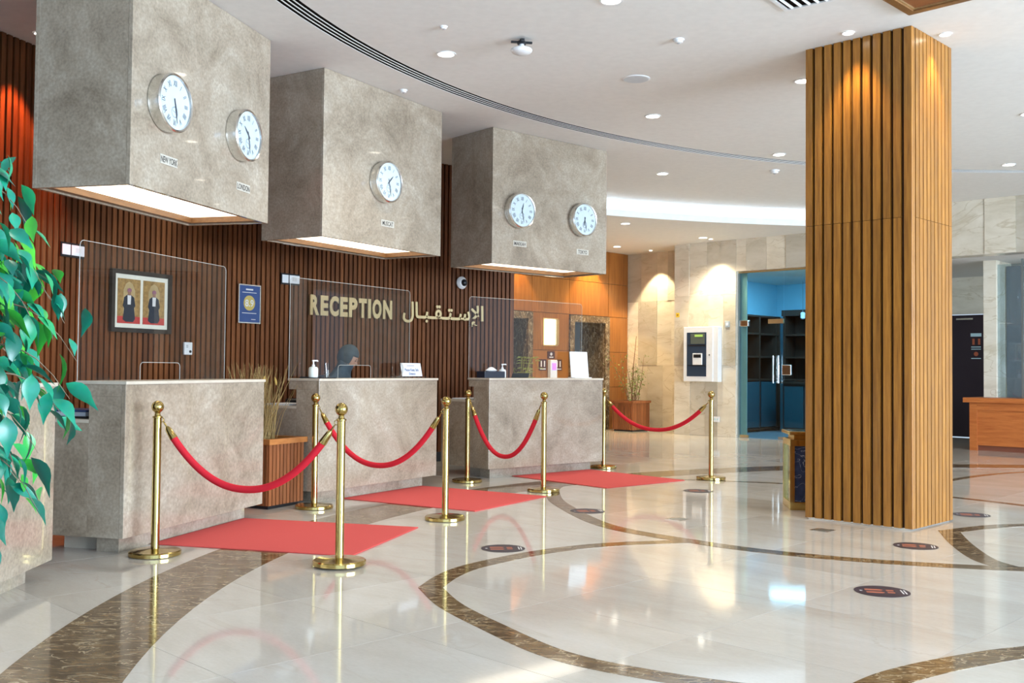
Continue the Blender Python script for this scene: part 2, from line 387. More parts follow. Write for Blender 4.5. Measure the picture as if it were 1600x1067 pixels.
for n_, (x0, x1) in enumerate(((2.50, 2.70), (2.06, 2.25))):
    pg = thing('pictogram_board', ['dark footprint notice left of the sanitiser post', 'dark footprint notice right of the sanitiser post'][n_], 'sign', (PE.x, PE.y, 0), AE, 'notices by the sanitiser')
    box('board', brownsign_m, pg, x0, x1, .018, .028, 1.16, 1.37)
    for q in (.28, .72): box('foot_mark', pale_m, pg, x0 + (x1 - x0) * q - .015, x0 + (x1 - x0) * q + .015, .028, .031, 1.23, 1.34)
    box('caption_bar', pale_m, pg, x0 + .02, x1 - .02, .028, .031, 1.18, 1.20)
box('light_block_wall', panel_m, tw, 7.7, 7.9, 0, 2.5, 0, ZL)  # unseen wall, added to keep world light off the lift wall

# ------------------------------------------------------------------ stone wall (travertine slabs)
PS = Vector((3.05, 19.06)); AS = rad(-43.5)
ws = thing('wall_stone', None, None, (PS.x, PS.y, 0), AS); ws['kind'] = 'structure'
D0, D1, DT = 1.31, 3.25, 2.965          # shop door opening
O0, O1 = 4.55, 9.5                       # right-hand opening
bk = MB().box(-.0, D0, .02, .30, 0, ZC).box(D0, D1, .02, .3, DT, ZC).box(D1, O0, .02, .3, 0, ZC).box(O0, O1, .02, .3, 2.97, ZC).box(O1, 10.5, .02, .3, 0, ZC)
bk.build('backing', travertine_m, ws)
def slabs(x0, x1, z0, z1, y=0.0, parent=ws, lo=.20, hi=.46, seed=0):
    rng = random.Random(seed); x = x0
    while x < x1 - .01:
        w = rng.uniform(lo, hi)
        if x1 - (x + w) < lo * .8: w = x1 - x
        pr = rng.choice((0, 0, 0, .006, .012))
        box('stone_slab', travertine_m, parent, x + .0015, min(x + w, x1) - .0015, y - pr, y + .02, z0 + .0015, z1 - .0015); x += w
rows = [(0, 1.28), (1.28, 2.56), (2.56, ZC)]
for i, (z0, z1) in enumerate(rows):
    slabs(0.0, D0, z0, z1, seed=10 + i)
    slabs(D1, O0, z0, z1, seed=20 + i)
slabs(D0, D1, DT, ZC, seed=31); slabs(O0, O1, 2.97, ZC, seed=33, lo=.3, hi=.6)
# set-back left portion
wl = thing('wall_stone_recess', None, None, (PS.x + .516, PS.y + .544, 0), AS); wl['kind'] = 'structure'
box('backing', travertine_m, wl, -1.70, .05, .02, .3, 0, ZL)
for i, (z0, z1) in enumerate([(0, 1.28), (1.28, 2.56), (2.56, ZL)]): slabs(-1.695, .0, z0, z1, parent=wl, seed=40 + i)
for i, (z0, z1) in enumerate(rows): box('return_slab', travertine_m, ws, -.0, .02, .0, .76, z0 + .0015, z1 - .0015)

# ---- shop behind the glass door
dr = thing('door_1', None, None, (PS.x, PS.y, 0), AS); dr['kind'] = 'structure'
box('pane', glass_m, dr, D0 + .03, 2.19, .10, .112, .012, DT - .03); box('pane', glass_m, dr, 2.20, D1 - .02, .10, .112, .012, DT - .03)
box('head_rail', goldlet_m, dr, D0, D1, .08, .13, DT - .03, DT); box('jamb_strip', steel_m, dr, D0, D0 + .03, .06, .16, 0, DT - .03); box('side_light', plain('green_glass_edge', (.34, .44, .41), .2), dr, D0 + .031, D0 + .15, .12, .14, .02, DT - .03)
box('floor_patch', goldlet_m, dr, D0 + .03, D0 + .2, .085, .127, .0, .05); box('top_patch', goldlet_m, dr, 1.90, 2.19, .085, .127, 2.02, 2.10)
hd = MB().tube([(2.02, .05, .98), (2.02, .05, 1.46)], .014, 10).tube([(2.02, .05, 1.05), (2.02, .11, 1.05)], .008, 6).tube([(2.02, .05, 1.39), (2.02, .11, 1.39)], .008, 6).build('pull_handle', chrome_m, dr, True)
hd2 = MB().tube([(2.12, .05, .98), (2.12, .05, 1.46)], .014, 10).tube([(2.12, .05, 1.05), (2.12, .11, 1.05)], .008, 6).tube([(2.12, .05, 1.39), (2.12, .11, 1.39)], .008, 6).build('pull_handle', chrome_m, dr, True)
box('lock_case', chrome_m, dr, 2.17, 2.34, .08, .13, 1.12, 1.30, .01); box('wall_hinge', chrome_m, dr, D0 - .03, D0 + .2, .07, .14, 1.98, 2.09, .008); box('floor_stop', chrome_m, dr, 2.1, 2.3, .08, .13, 0, .05)
bluewall_m = plain('shop_wall_paint', (.30, .58, .72), .8); shopwood_m = textured('shop_walnut', [(.3, (.035, .018, .012)), (.7, (.075, .038, .025))], 3, .4, mscale=(10, 10, 1), rnd=.2); shopfloor_m = plain('shop_floor', (.22, .26, .30), .3)
sh = thing('wall_shop', None, None, (PS.x, PS.y, 0), AS); sh['kind'] = 'structure'
box('rear_wall', bluewall_m, sh, .3, 3.5, 3.2, 3.35, 0, 3.3); box('side_wall', bluewall_m, sh, .2, .35, .3, 3.2, 0, 3.3); box('side_wall', bluewall_m, sh, 3.38, 3.44, .3, 3.2, 0, 3.3); box('side_wall', travertine_m, sh, 3.441, 3.52, .3, 3.5, 0, 3.3)
box('shop_ceiling', ceil_m, sh, .2, 3.5, .3, 3.3, 2.98, 3.06); box('shop_floor', shopfloor_m, sh, .3, 3.4, .02, 3.2, -.003, .001)
sx_ = thing('side_shelving', 'dark walnut shelving on the left wall of the glazed shop', 'shelving', (PS.x, PS.y, 0), AS)
for y_ in (.6, 1.24, 1.88, 2.52, 2.66): box('upright', shopwood_m, sx_, .352, .70, y_, y_ + .05, 0, 2.28)
for z in (.04, 1.0, 1.45, 1.9, 2.25): box('shelf_board', shopwood_m, sx_, .352, .70, .6, 2.71, z, z + .035)
box('rear_board', shopwood_m, sx_, .351, .365, .6, 2.71, 0, 2.28)
for y_ in (.66, 1.30, 1.94): box('blue_panel', plain('blue_cupboard', (.03, .09, .115), .2) if 'blue_cupboard' not in MATS else MATS['blue_cupboard'], sx_, .70, .715, y_, y_ + .57, .09, .98)
sv = thing('shelf_wall', 'dark walnut shelving unit along the back of the glazed shop', 'shelving', (PS.x, PS.y, 0), AS)
for x in (.74, 1.3, 1.95, 2.6, 3.30): box('upright', shopwood_m, sv, x, x + .05, 2.75, 3.18, 0, 2.35)
for z in (.04, .55, 1.0, 1.45, 1.9, 2.30): box('shelf_board', shopwood_m, sv, .74, 3.35, 2.75, 3.18, z, z + .035)
box('rear_board', shopwood_m, sv, .74, 3.35, 3.16, 3.19, 0, 2.35); box('cornice', shopwood_m, sv, .72, 3.36, 2.72, 3.18, 2.30, 2.42)
ct = thing('shop_counter', 'low counter with blue glass front inside the glazed shop', 'counter', (PS.x, PS.y, 0), AS)
box('body', shopwood_m, ct, 1.1, 2.0, 2.1, 2.5, .02, .95); box('counter_top', shopwood_m, ct, 1.06, 2.04, 2.06, 2.54, .95, .99)
blueglass_m = plain('blue_back_glass', (.03, .10, .13), .15)
for x in (1.13, 1.56): box('blue_panel', blueglass_m, ct, x, x + .40, 2.085, 2.1, .10, .90)
st_ = thing('display_case', 'lit glass display case with rails at right of the shop door', 'display case', (PS.x, PS.y, 0), AS)
box('body', shopwood_m, st_, 2.3, 3.3, 1.2, 1.7, .0, .12); box('rear_panel', shopwood_m, st_, 2.3, 3.3, 1.66, 1.7, .12, 2.2)
for z in (.45, .75, 1.30, 1.62, 2.05): box('case_shelf', rim_m if z > 1.2 else blueglass_m, st_, 2.3, 3.3, 1.25, 1.66, z, z + .02)
for x in (2.33, 2.6, 3.27): MB().tube([(x, 1.24, .12), (x, 1.24, 2.5)], .008, 6).build('rail', chrome_m, st_)
box('case_light', led_m, st_, 2.4, 3.2, 1.26, 1.29, 1.02, 1.04)
for n_, x in enumerate((1.25, 1.75)):
    sp = thing('shop_spotlight', ['left small white track spotlight inside the shop', 'right small white track spotlight inside the shop'][n_], 'spotlight', (PS.x, PS.y, 0), AS, 'shop track spotlights')
    MB().tube([(x, 2.6, 2.98), (x, 2.6, 2.36)], .006, 6).build('stem', chrome_m, sp); MB().lathe([(.02, 0), (.045, .02), (.05, .12), (.03, .14)], 12, Matrix.Translation((x, 2.6, 2.22))).build('lamp_head', white_m, sp, True)
light('shop_light', 'AREA', (PS.x + 1.9 * .725 + 1.6 * .688, PS.y - 1.9 * .688 + 1.6 * .725, 2.94), 105, (.35, .72, 1.0), (PS.x + 1.7 * .725 + 1.9 * .688, PS.y - 1.7 * .688 + 1.9 * .725, 0), shape='SQUARE', size=1.4)

# ---- recess at the right: back wall, dark door, column, glazing
rc = thing('wall_recess', None, None, (PS.x, PS.y, 0), AS); rc['kind'] = 'structure'
box('rear_wall', travertine_m, rc, 3.52, 4.50, 3.57, 3.7, 2.28, 2.97); box('rear_wall', travertine_m, rc, 4.50, 10.5, 3.5, 3.7, 0, 2.97); box('recess_ceiling', ceil_m, rc, 3.52, 10.5, .3, 3.6, 2.97, 3.03)
d2 = thing('door_2', None, None, (PS.x, PS.y, 0), AS); d2['kind'] = 'structure'
doordark_m = plain('aubergine_door', (.028, .016, .024), .4)
box('leaf', doordark_m, d2, 3.66, 4.48, 3.5, 3.56, .01, 2.26); box('frame', doordark_m, d2, 3.56, 3.66, 3.46, 3.56, 0, 2.3); box('closer', chrome_m, d2, 3.9, 4.2, 3.44, 3.5, 2.17, 2.20)
dn = thing('door_notice', 'pale print of footprints and lines on the dark door at right', 'sign', (PS.x, PS.y, 0), AS)
orange_m = plain('rust_print', (.45, .11, .05), .5); cyan_m = plain('pale_cyan_print', (.55, .75, .78), .5)
box('header_bar', cyan_m, dn, 4.14, 4.33, 3.494, 3.499, 1.86, 1.92)
for x in (4.17, 4.27): box('foot_mark', orange_m, dn, x, x + .04, 3.494, 3.499, 1.71, 1.82)
for z in (1.66, 1.62, 1.45): box('caption_bar', cyan_m, dn, 4.15, 4.32, 3.494, 3.499, z, z + .015)
MB().lathe([(.04, 0), (.04, .004)], 14, Matrix.Translation((4.235, 3.499, 1.54)) @ Matrix.Rotation(rad(90), 4, 'X')).build('round_mark', orange_m, dn)
cl_ = thing('stone_column', 'pale stone column standing behind the cherry wood desk', 'column', (PS.x, PS.y, 0), AS)
box('shaft', travertine_m, cl_, 5.24, 5.44, .9, 1.6, 0, 2.97, .004)
gw = thing('window_1', None, None, (PS.x, PS.y, 0), AS); gw['kind'] = 'structure'
box('pane', window_m, gw, 5.44, 5.80, .95, .962, .02, 2.9); box('pane', window_m, gw, 5.82, 7.2, .95, .962, .02, 2.9); box('mullion', steel_m, gw, 5.795, 5.825, .93, .98, 0, 2.97)
box('grey_panel', plain('grey_lining', (.22, .22, .23), .5), gw, 5.46, 5.80, 1.3, 1.34, 0, 2.9)
ck = thing('cherry_desk', 'cherry wood desk with overhanging top at the far right', 'desk', (7.08, 15.74, 0), AS)
box('desk_top', deskwood_m, ck, -.08, 2.3, -.06, .75, .735, .81, .006)
box('corner_post', deskwood_m, ck, 0, .11, 0, .7, 0, .735); box('front_panel', deskwood_m, ck, .11, 2.2, .02, .05, .08, .735); box('front_rail', deskwood_m, ck, .11, 2.2, 0, .05, .62, .735)
box('kick_board', plain('kick_brown', (.20, .06, .03), .5), ck, .11, 2.2, .05, .09, 0, .09); box('corner_post', deskwood_m, ck, 2.1, 2.21, 0, .7, 0, .735)

# ---- things on the stone wall
cb = thing('alarm_panel', 'white wall cabinet with glazed door holding fire alarm controls', 'alarm panel', (PS.x, PS.y, 0), AS)
box('case', white_m, cb, .30, 1.03, -.14, -.013, .985, 1.985, .008)
box('door_frame', white_m, cb, .31, .93, -.165, -.14, .99, 1.98, .006); box('dark_window', plain('panel_dark', (.03, .05, .085), .25), cb, .385, .80, -.170, -.164, 1.08, 1.88)
box('display_unit', plain('panel_display', (.10, .12, .10), .3), cb, .47, .77, -.178, -.168, 1.67, 1.86); box('green_screen', glow('lcd_green', (.25, .40, .08), .6), cb, .56, .73, -.181, -.177, 1.80, 1.84)
box('printer_unit', white_m, cb, .52, .72, -.19, -.168, 1.29, 1.50, .006); box('printer_window', black_m, cb, .545, .70, -.194, -.189, 1.42, 1.48)
box('shelf_line', black_m, cb, .42, .80, -.176, -.168, 1.63, 1.65); box('shelf_line', black_m, cb, .42, .80, -.176, -.168, 1.27, 1.285)
MB().lathe([(.012, 0), (.012, .01)], 10, Matrix.Translation((.865, -.165, 1.47)) @ Matrix.Rotation(rad(90), 4, 'X')).build('key_lock', black_m, cb)
th = thing('wall_switch', 'small grey square switch beside the glass door', 'switch', (PS.x, PS.y, 0), AS); box('plate', plain('switch_grey', (.42, .48, .52), .4), th, 1.10, 1.19, -.03, -.013, 1.97, 2.08, .004); box('rocker', white_m, th, 1.125, 1.165, -.034, -.03, 2.0, 2.05)
ys = thing('warning_sticker', 'small yellow sticker on the stone wall left of the alarm cabinet', 'sticker', (PS.x, PS.y, 0), AS)
box('sheet', plain('sticker_yellow', (.80, .55, .03), .5), ys, .035, .115, -.0155, -.0135, 2.18, 2.26); box('cross_mark', plain('sticker_brown', (.30, .12, .02), .5), ys, .06, .09, -.017, -.0155, 2.205, 2.235)
so = thing('wall_socket', 'low white socket on the stone wall behind the rope post', 'socket', (PS.x, PS.y, 0), AS); box('plate', white_m, so, .86, .99, -.03, -.013, .26, .36, .004)
for x in (.895, .955): MB().lathe([(.018, 0), (.018, .003)], 12, Matrix.Translation((x, -.03, .31)) @ Matrix.Rotation(rad(90), 4, 'X')).build('outlet', cyan_m, so)

# ------------------------------------------------------------------ slatted pillar
pl = thing('slatted_pillar', 'square lobby pillar clad in upright golden teak slats', 'pillar', (3.0, 7.62, 0), rad(-44.68))
PW, PD = .875, .76; ZS = 2.36
box('core', teakdark_m, pl, -PW + .034, -.034, .034, PD - .034, .012, ZC)
box('base_skirt', chrome_m, pl, -PW + .02, -.02, .02, PD - .02, 0, .014)
def pslat(x0, x1, y0, y1):
    box('slat', teak_m, pl, x0, x1, y0, y1, .012, ZS - .0015); box('slat', teak_m, pl, x0, x1, y0, y1, ZS + .0015, ZC - .001)
box('corner_post', teak_m, pl, -.062, 0, 0, .036, .012, ZC - .001, .004); box('corner_post', teak_m, pl, -.036, 0, .0361, .062, .012, ZC - .001, .004)
NL, NR = 11, 11
for i in range(NL - 1):
    q = (PW - .062) / (NL - 1); x = -PW + q * i; pslat(x, x + q - .024, 0, .036)
for i in range(NR - 1):
    q = (PD - .062) / (NR - 1); y = .062 + q * i + .012; pslat(-.036, 0, y, y + q - .012)
for i in range(8): x = -PW + .02 + i * .105; pslat(x, x + .085, PD - .036, PD)
for i in range(7): y = .05 + i * .10; pslat(-PW, -PW + .036, y, y + .082)

# ------------------------------------------------------------------ hoods and desks
UN = [(-2.4254, 6.3943, 75.12), (-1.6669, 8.8454, 58.75), (-.2258, 10.976, 41.14)]
DK = [(-2.399, 6.332, 75.12), (-1.659, 8.779, 58.75), (-.239, 10.910, 41.14)]
a0 = 92.0; fx, fy = C.x - 8.66 * math.sin(rad(a0)), C.y + 8.66 * math.cos(rad(a0))
DK0 = (fx - .875 * math.cos(rad(a0)), fy - .875 * math.sin(rad(a0)), a0)
HW, HD, HZ = 1.787, .729, 2.327
hoodwood_m = textured('hood_trim_wood', [(.3, (.16, .075, .028)), (.7, (.26, .13, .05))], 3, .35, mscale=(2, 10, 10))
hl = ['stone clad hood with two clocks nearest the ficus', 'stone clad hood with a single clock in the middle', 'stone clad hood with two clocks nearest the lifts']
for k, (x, y, a) in enumerate(UN):
    t = thing('clock_hood', hl[k] + ', hanging above its desk', 'hood', (x, y, 0), rad(a), 'stone hoods over the desks')
    box('front_cladding', stone_m, t, 0, HW, 0, .03, HZ, ZC - .002, .002); box('rear_cladding', stone_m, t, 0, HW, HD - .03, HD, HZ, ZC - .002, .002)
    box('side_cladding', stone_m, t, .0005, .03, .0305, HD - .0305, HZ, ZC - .002); box('side_cladding', stone_m, t, HW - .03, HW - .0005, .0305, HD - .0305, HZ, ZC - .002)
    fr = MB().box(.031, HW - .031, .031, .075, HZ + .012, HZ + .10).box(.031, HW - .031, HD - .09, HD - .031, HZ + .012, HZ + .10).box(.031, .085, .075, HD - .09, HZ + .012, HZ + .10).box(HW - .085, HW - .031, .075, HD - .09, HZ + .012, HZ + .10)
    fr.build('light_frame', hoodwood_m, t)
    box('light_panel', hoodlight_m, t, .086, HW - .086, .076, HD - .091, HZ + .055, HZ + .075)
DW = 1.75
dl = ['stone reception desk half hidden behind the ficus leaves', 'stone reception desk nearest the camera with a red mat', 'middle stone reception desk with the seated clerk', 'far stone reception desk with the white display stand']
for k, (x, y, a) in enumerate([DK0] + DK):
    t = thing('reception_desk', dl[k], 'desk', (x, y, 0), rad(a), 'stone reception desks')
    box('front_panel', stone_m, t, 0, DW, 0, .03, .105, 1.06, .002)
    box('side_panel', stone_m, t, .0005, .03, .0305, .263, .105, .985); box('side_panel', stone_m, t, DW - .03, DW - .0005, .0305, .263, .105, .985)
    box('counter_fascia', stone_m, t, .0005, DW - .0005, .0305, .352, .985, 1.06, .002)
    box('counter_top', stone_edge_m, t, -.008, DW + .008, -.010, .362, 1.06, 1.082, .004)
    box('side_panel', stone_m, t, .0005, .03, .2635, .84, .105, .815); box('side_panel', stone_m, t, DW - .03, DW - .0005, .2635, .84, .105, .815)
    box('worktop', stone_edge_m, t, .0, DW, .264, .86, .815, .838, .003)
    box('inner_panel', stone_m, t, .031, DW - .031, .235, .262, .105, .985)
    box('plinth', stone_m, t, .10, DW - .10, .10, .262, 0, .105); box('plinth', stone_edge_m, t, .16, DW - .16, .263, .55, 0, .105)
    # carpet
    if k:
        box('counter_mat', carpet_m, None, .41, 1.62, -1.35, .085, .001, .008, .002).matrix_world = Matrix.Translation((x, y, 0)) @ Matrix.Rotation(rad(a), 4, 'Z')
        m = [o for o in COL.objects if o.name.startswith('counter_mat')][-1]
        tag(m, ['', 'red carpet mat nearest the camera', 'red carpet mat before the middle desk', 'red carpet mat before the farthest desk'][k], 'mat', 'red mats before the desks')
# screens
def screen(k, label, cut):
    x, y, a = DK[k]
    t = thing('acrylic_screen', label, 'screen', (x, y, 0), rad(a), 'clear screens on the desks')
    z0, z1, r, w = 1.0825, 1.975, .035, 1.75
    pts = [(0, z0)]
    if cut:
        c0, c1, cz, cr = .65, 1.13, 1.203, .03
        pts += [(c0, z0), (c0, cz - cr)] + [(c0 + cr - cr * math.cos(rad(t_)), cz - cr + cr * math.sin(rad(t_))) for t_ in (30, 60, 90)] + [(c1 - cr + cr * math.sin(rad(t_)), cz - cr + cr * math.cos(rad(t_))) for t_ in (0, 30, 60, 90)] + [(c1, z0)]
    pts += [(w, z0)] + [(w - r + r * math.cos(rad(t_)), z1 - r + r * math.sin(rad(t_))) for t_ in (0, 30, 60, 90)] + [(r - r * math.sin(rad(t_)), z1 - r + r * math.cos(rad(t_))) for t_ in (0, 30, 60, 90)]
    MB().prism(pts, -.006, 0, M=Matrix.Translation((0, .352, 0)) @ Matrix.Rotation(rad(90), 4, 'X')).build('sheet', acry_m, t)
    # polished edge as a pale tube, the light it catches put into its colour
    e = MB(); ring_ = [(px, pz) for px, pz in pts if pz > z0 + .0001 and (px < .1 or px > 1.6)]
    edge = [(w, z0)] + [p for p in pts if p[1] >= z1 - r - 1e-6] + [(0, z0)]
    e.tube([(px, .355, pz) for px, pz in edge], .0020, 6); e.build('polished_edge', plain('acrylic_edge_%d' % k, (.58, .58, .54), .25), t)
    if cut:
        ce_ = [p for p in pts if .6 < p[0] < 1.2]; MB().tube([(px, .355, pz) for px, pz in ce_], .0020, 6).build('cutout_edge', MATS['acrylic_edge_%d' % k], t)
    for sx in (.25, 1.5): box('foot_clip', clockglass_m, t, sx - .04, sx + .04, .33, .37, 1.0825, 1.10)
    return t
screen(0, 'clear acrylic screen before the framed portraits', True)
screen(1, 'clear acrylic screen before the seated clerk', True)
screen(2, 'clear acrylic screen on the farthest desk', False)

# ------------------------------------------------------------------ clocks and city plates
num = ['XII', 'I', 'II', 'III', 'IIII', 'V', 'VI', 'VII', 'VIII', 'IX', 'X', 'XI']
nm = MB()
for i, s_ in enumerate(num):
    t_ = rad(90 - 30 * i); r_ = .132
    M = Matrix.Translation((r_ * math.cos(t_), -.0832, r_ * math.sin(t_))) @ Matrix.Rotation(t_ - rad(90), 4, Vector((0, -1, 0))) @ Matrix.Rotation(rad(90), 4, 'X') @ Matrix.Translation((0, -.021, 0))
    add_text(nm, s_, .056, M, bold=.0006, xs=.62)
num_me = nm.mesh('numerals', ink_m)
caseM = Matrix.Rotation(rad(90), 4, 'X')
case_me = MB().lathe([(.186, 0), (.192, .01), (.192, .07), (.188, .075)], 48, caseM).mesh('case', chrome_m, True)
bez_me = MB(); bez_me.lathe([(.172, .078), (.178, .094), (.188, .098), (.196, .09), (.197, .07), (.172, .07)], 48, caseM); bez_me = bez_me.mesh('bezel', chrome_m, True)
dial_me = MB().lathe([(.174, .076), (.174, .082)], 48, caseM).mesh('dial', dial_m)
gl_me = MB().lathe([(.174, .0935), (.174, .095)], 48, caseM).mesh('glass', clockglass_m)
subd = MB()
for i in range(24):
    t_ = 2 * math.pi * i / 24; subd.box(-.0015, .0015, .030, .038, 0, .0008, M=Matrix.Translation((0, -.0822, -.062)) @ Matrix.Rotation(t_, 4, Vector((0, -1, 0))) @ Matrix.Rotation(rad(90), 4, 'X'))
subd.box(-.001, .001, -.008, .026, 0, .001, M=Matrix.Translation((0, -.0822, -.062)) @ Matrix.Rotation(rad(70), 4, Vector((0, -1, 0))) @ Matrix.Rotation(rad(90), 4, 'X'))
subd_me = subd.mesh('small_seconds', ink_m)
def hand(L, w, ang_deg):
    return MB().prism([(-w, -.03), (w, -.03), (w * 1.3, L * .6), (.001, L), (-.001, L), (-w * 1.3, L * .6)], .0, .0015, M=Matrix.Translation((0, -.0850, 0)) @ Matrix.Rotation(rad(ang_deg), 4, Vector((0, 1, 0))) @ Matrix.Rotation(rad(90), 4, 'X'))
clocks = [(0, .351, 'NEW YORK', 5), (0, 1.314, 'LONDON', 10), (1, .825, 'MUSCAT', 1), (2, .358, 'MAKKAH', 12), (2, 1.336, 'TOKYO', 6)]
plates = [(0, .415, 2.556), (0, 1.393, 2.548), (1, .912, 2.549), (2, .400, 2.569), (2, 1.383, 2.558)]
plate_m = plain('plate_ivory', (.62, .58, .50), .4); ptxt_m = plain('plate_ink', (.05, .04, .035), .5)
for (k, u, city, hr), (_, pu, pz) in zip(clocks, plates):
    x, y, a = UN[k]; e = Vector((math.cos(rad(a)), math.sin(rad(a))))
    mins = 28
    t = thing('wall_clock', 'round chrome clock above the %s plate' % city.title(), 'clock', (x + e.x * u, y + e.y * u, 2.927), rad(a), 'world time clocks on the hoods')
    for nme, me in (('case', case_me), ('bezel', bez_me), ('dial', dial_me), ('numerals', num_me), ('small_seconds', subd_me), ('glass', gl_me)):
        o = bpy.data.objects.new(nme, me); COL.objects.link(o); o.parent = t
    hand(.085, .005, (hr % 12) * 30 + mins * .5).build('hour_hand', ink_m, t); hand(.135, .0035, mins * 6).build('minute_hand', ink_m, t)
    pt = thing('city_plate', '%s name plate under its clock' % city.title(), 'name plate', (x + e.x * pu, y + e.y * pu, pz), rad(a), 'city name plates')
    box('plate', plate_m, pt, -.098, .098, -.004, -.0005, -.031, .031)
    q = MB(); add_text(q, city, .058, face_front(0, -.0046, -.02), bold=.0012, xs=.62 if len(city) > 6 else .72); q.build('lettering', ptxt_m, pt)

# ------------------------------------------------------------------ stanchions and ropes
SP = [(-2.214, 6.377), (-1.015, 6.088), (-1.644, 8.555), (-.5094, 7.974), (-.4537, 10.629), (.318, 9.884), (1.1138, 12.272), (2.1844, 11.131)]
sn = ['post at the left end of the nearest red rope', 'front post at the right end of the nearest rope', 'post beside the slatted planter', 'post by the corner of the middle mat',
      'post at the left end of the steepest rope', 'post at the right end of the steepest rope', 'farthest post at the corner of the farthest desk', 'post standing alone before the alarm cabinet']
base_me = MB().lathe([(.150, 0), (.158, .004), (.158, .024), (.150, .031), (.05, .038), (.030, .042)], 40).mesh('base', brass_m, True)
pole_me = MB().lathe([(.0255, .040), (.0255, .852)], 20).mesh('pole', brass_m, True)
col_me = MB().lathe([(.026, .852), (.031, .856), (.031, .862), (.020, .868), (.016, .882), (.019, .888)], 20).mesh('collar', brass_m, True)
ball_me = MB().lathe([(.008, .886)] + [(.0385 * math.sin(rad(t_)), .9225 - .0385 * math.cos(rad(t_))) for t_ in range(20, 180, 16)] + [(.004, .961)], 24).mesh('ball_finial', brass_m, True)
hookring_me = MB().tube([(.031 + .014 * math.cos(2 * math.pi * i / 12), 0, .842 + .014 * math.sin(2 * math.pi * i / 12)) for i in range(13)], .003, 6).mesh('hook_ring', brass_m)
pairs = [(0, 1, .40), (2, 3, .44), (4, 5, .53), (6, 7, .33)]
for i, (x, y) in enumerate(SP):
    t = thing('rope_stanchion', 'polished brass stanchion, ' + sn[i], 'stanchion', (x, y, .0085 if i in (1,) else .001), 0, 'brass rope posts')
    for nme, me in (('base', base_me), ('pole', pole_me), ('collar', col_me), ('ball_finial', ball_me)):
        o = bpy.data.objects.new(nme, me); COL.objects.link(o); o.parent = t
    mate = [q for q in pairs if i in q[:2]][0]; j = mate[1] if mate[0] == i else mate[0]
    o = bpy.data.objects.new('hook_ring', hookring_me); COL.objects.link(o); o.parent = t; o.rotation_euler = (0, 0, math.atan2(SP[j][1] - y, SP[j][0] - x))
rn = ['red velvet rope nearest the camera, slung before the first desk', 'red velvet rope hanging before the middle desk', 'deeply sagging red velvet rope before the far desk', 'shallow red velvet rope before the corner plant']
for n_, (i, j, sag) in enumerate(pairs):
    A = Vector((*SP[i], .83)); B = Vector((*SP[j], .83)); d = (B - A).normalized(); A = A + d * .045; B = B - d * .045
    t = thing('velvet_rope', rn[n_], 'rope', A, 0, 'red velvet ropes')
    L = (B - A).length
    f = lambda u: (B - A) * u + Vector((0, 0, -sag * (1 - (abs(2 * u - 1)) ** 2.15)))
    pts = [f(.055 + .89 * k_ / 36) for k_ in range(37)]
    MB().tube(pts, .0225, 14).build('velvet_cord', velvet_m, t, True)
    for (ua, ub) in ((0.0, .062), (1.0, .938)):
        p0, p1 = f(ua), f(ub); dd = (p1 - p0)
        MB().tube([p0 + dd * .30, p0 + dd * .45, p1, p1 + dd * .05], [.010, .019, .0245, .0245], 14).build('end_ferrule', brass_m, t, True)
        MB().tube([p0 - dd * .05, p0 + dd * .12, p0 + dd * .32], [.004, .006, .005], 8).build('snap_hook', brass_m, t)

# ------------------------------------------------------------------ reception lettering on the slatted wall
sgn = thing('reception_sign', 'gold RECEPTION lettering fixed to the slatted wall', 'sign', (C.x, C.y, 0))
word = 'RECEPTION'; widths = [.60, .52, .62, .52, .58, .55, .26, .64, .64]; tot = sum(widths); u = 0
A0, A1 = 143.05, 136.15
for ch, wd in zip(word, widths):
    deg = A0 + (A1 - A0) * (u + wd / 2) / tot; u += wd
    q = MB(); vs, fs = text_mesh(ch, .31, bold=.015, depth=.02)
    xs_ = [v.x for v in vs]; cx_ = (min(xs_) + max(xs_)) / 2; w_ = max(xs_) - min(xs_); want = wd / tot * math.radians(A0 - A1) * RW * .86 if ch != 'I' else .045
    sc_ = want / w_
    M = Matrix.Rotation(rad(deg - 90), 4, 'Z') @ Matrix.Translation((0, RW - .05, 1.785)) @ Matrix.Rotation(rad(90), 4, 'X')
    q.add([M @ Vector(((v.x - cx_) * sc_, v.y * .95, v.z)) for v in vs], fs)
    q.build('letter', goldlet_m, sgn)
ars = thing('arabic_sign', 'gold Arabic reception lettering on the slatted wall', 'sign', (C.x, C.y, 0))
arw = '\ufedd\ufe8e\u0640\ufe92\u0640\ufed8\u0640\ufe98\u0640\ufeb3\ufef9\ufe8d'
vs, fs = text_mesh(arw, .25, bold=.006, depth=.02)
xs_ = [v.x for v in vs]; x0_, x1_ = min(xs_), max(xs_); zs_ = [v.y for v in vs]; z0_, z1_ = min(zs_), max(zs_)
q = MB(); nv = []
for v in vs:
    deg = 135.3 + (128.25 - 135.3) * (v.x - x0_) / (x1_ - x0_); rr = RW - .05 + v.z
    zz = 1.722 + (v.y - z0_) / (z1_ - z0_) * .285
    nv.append((rr * math.cos(rad(deg)), rr * math.sin(rad(deg)), zz))
q.add(nv, fs).build('lettering', goldlet_m, ars)

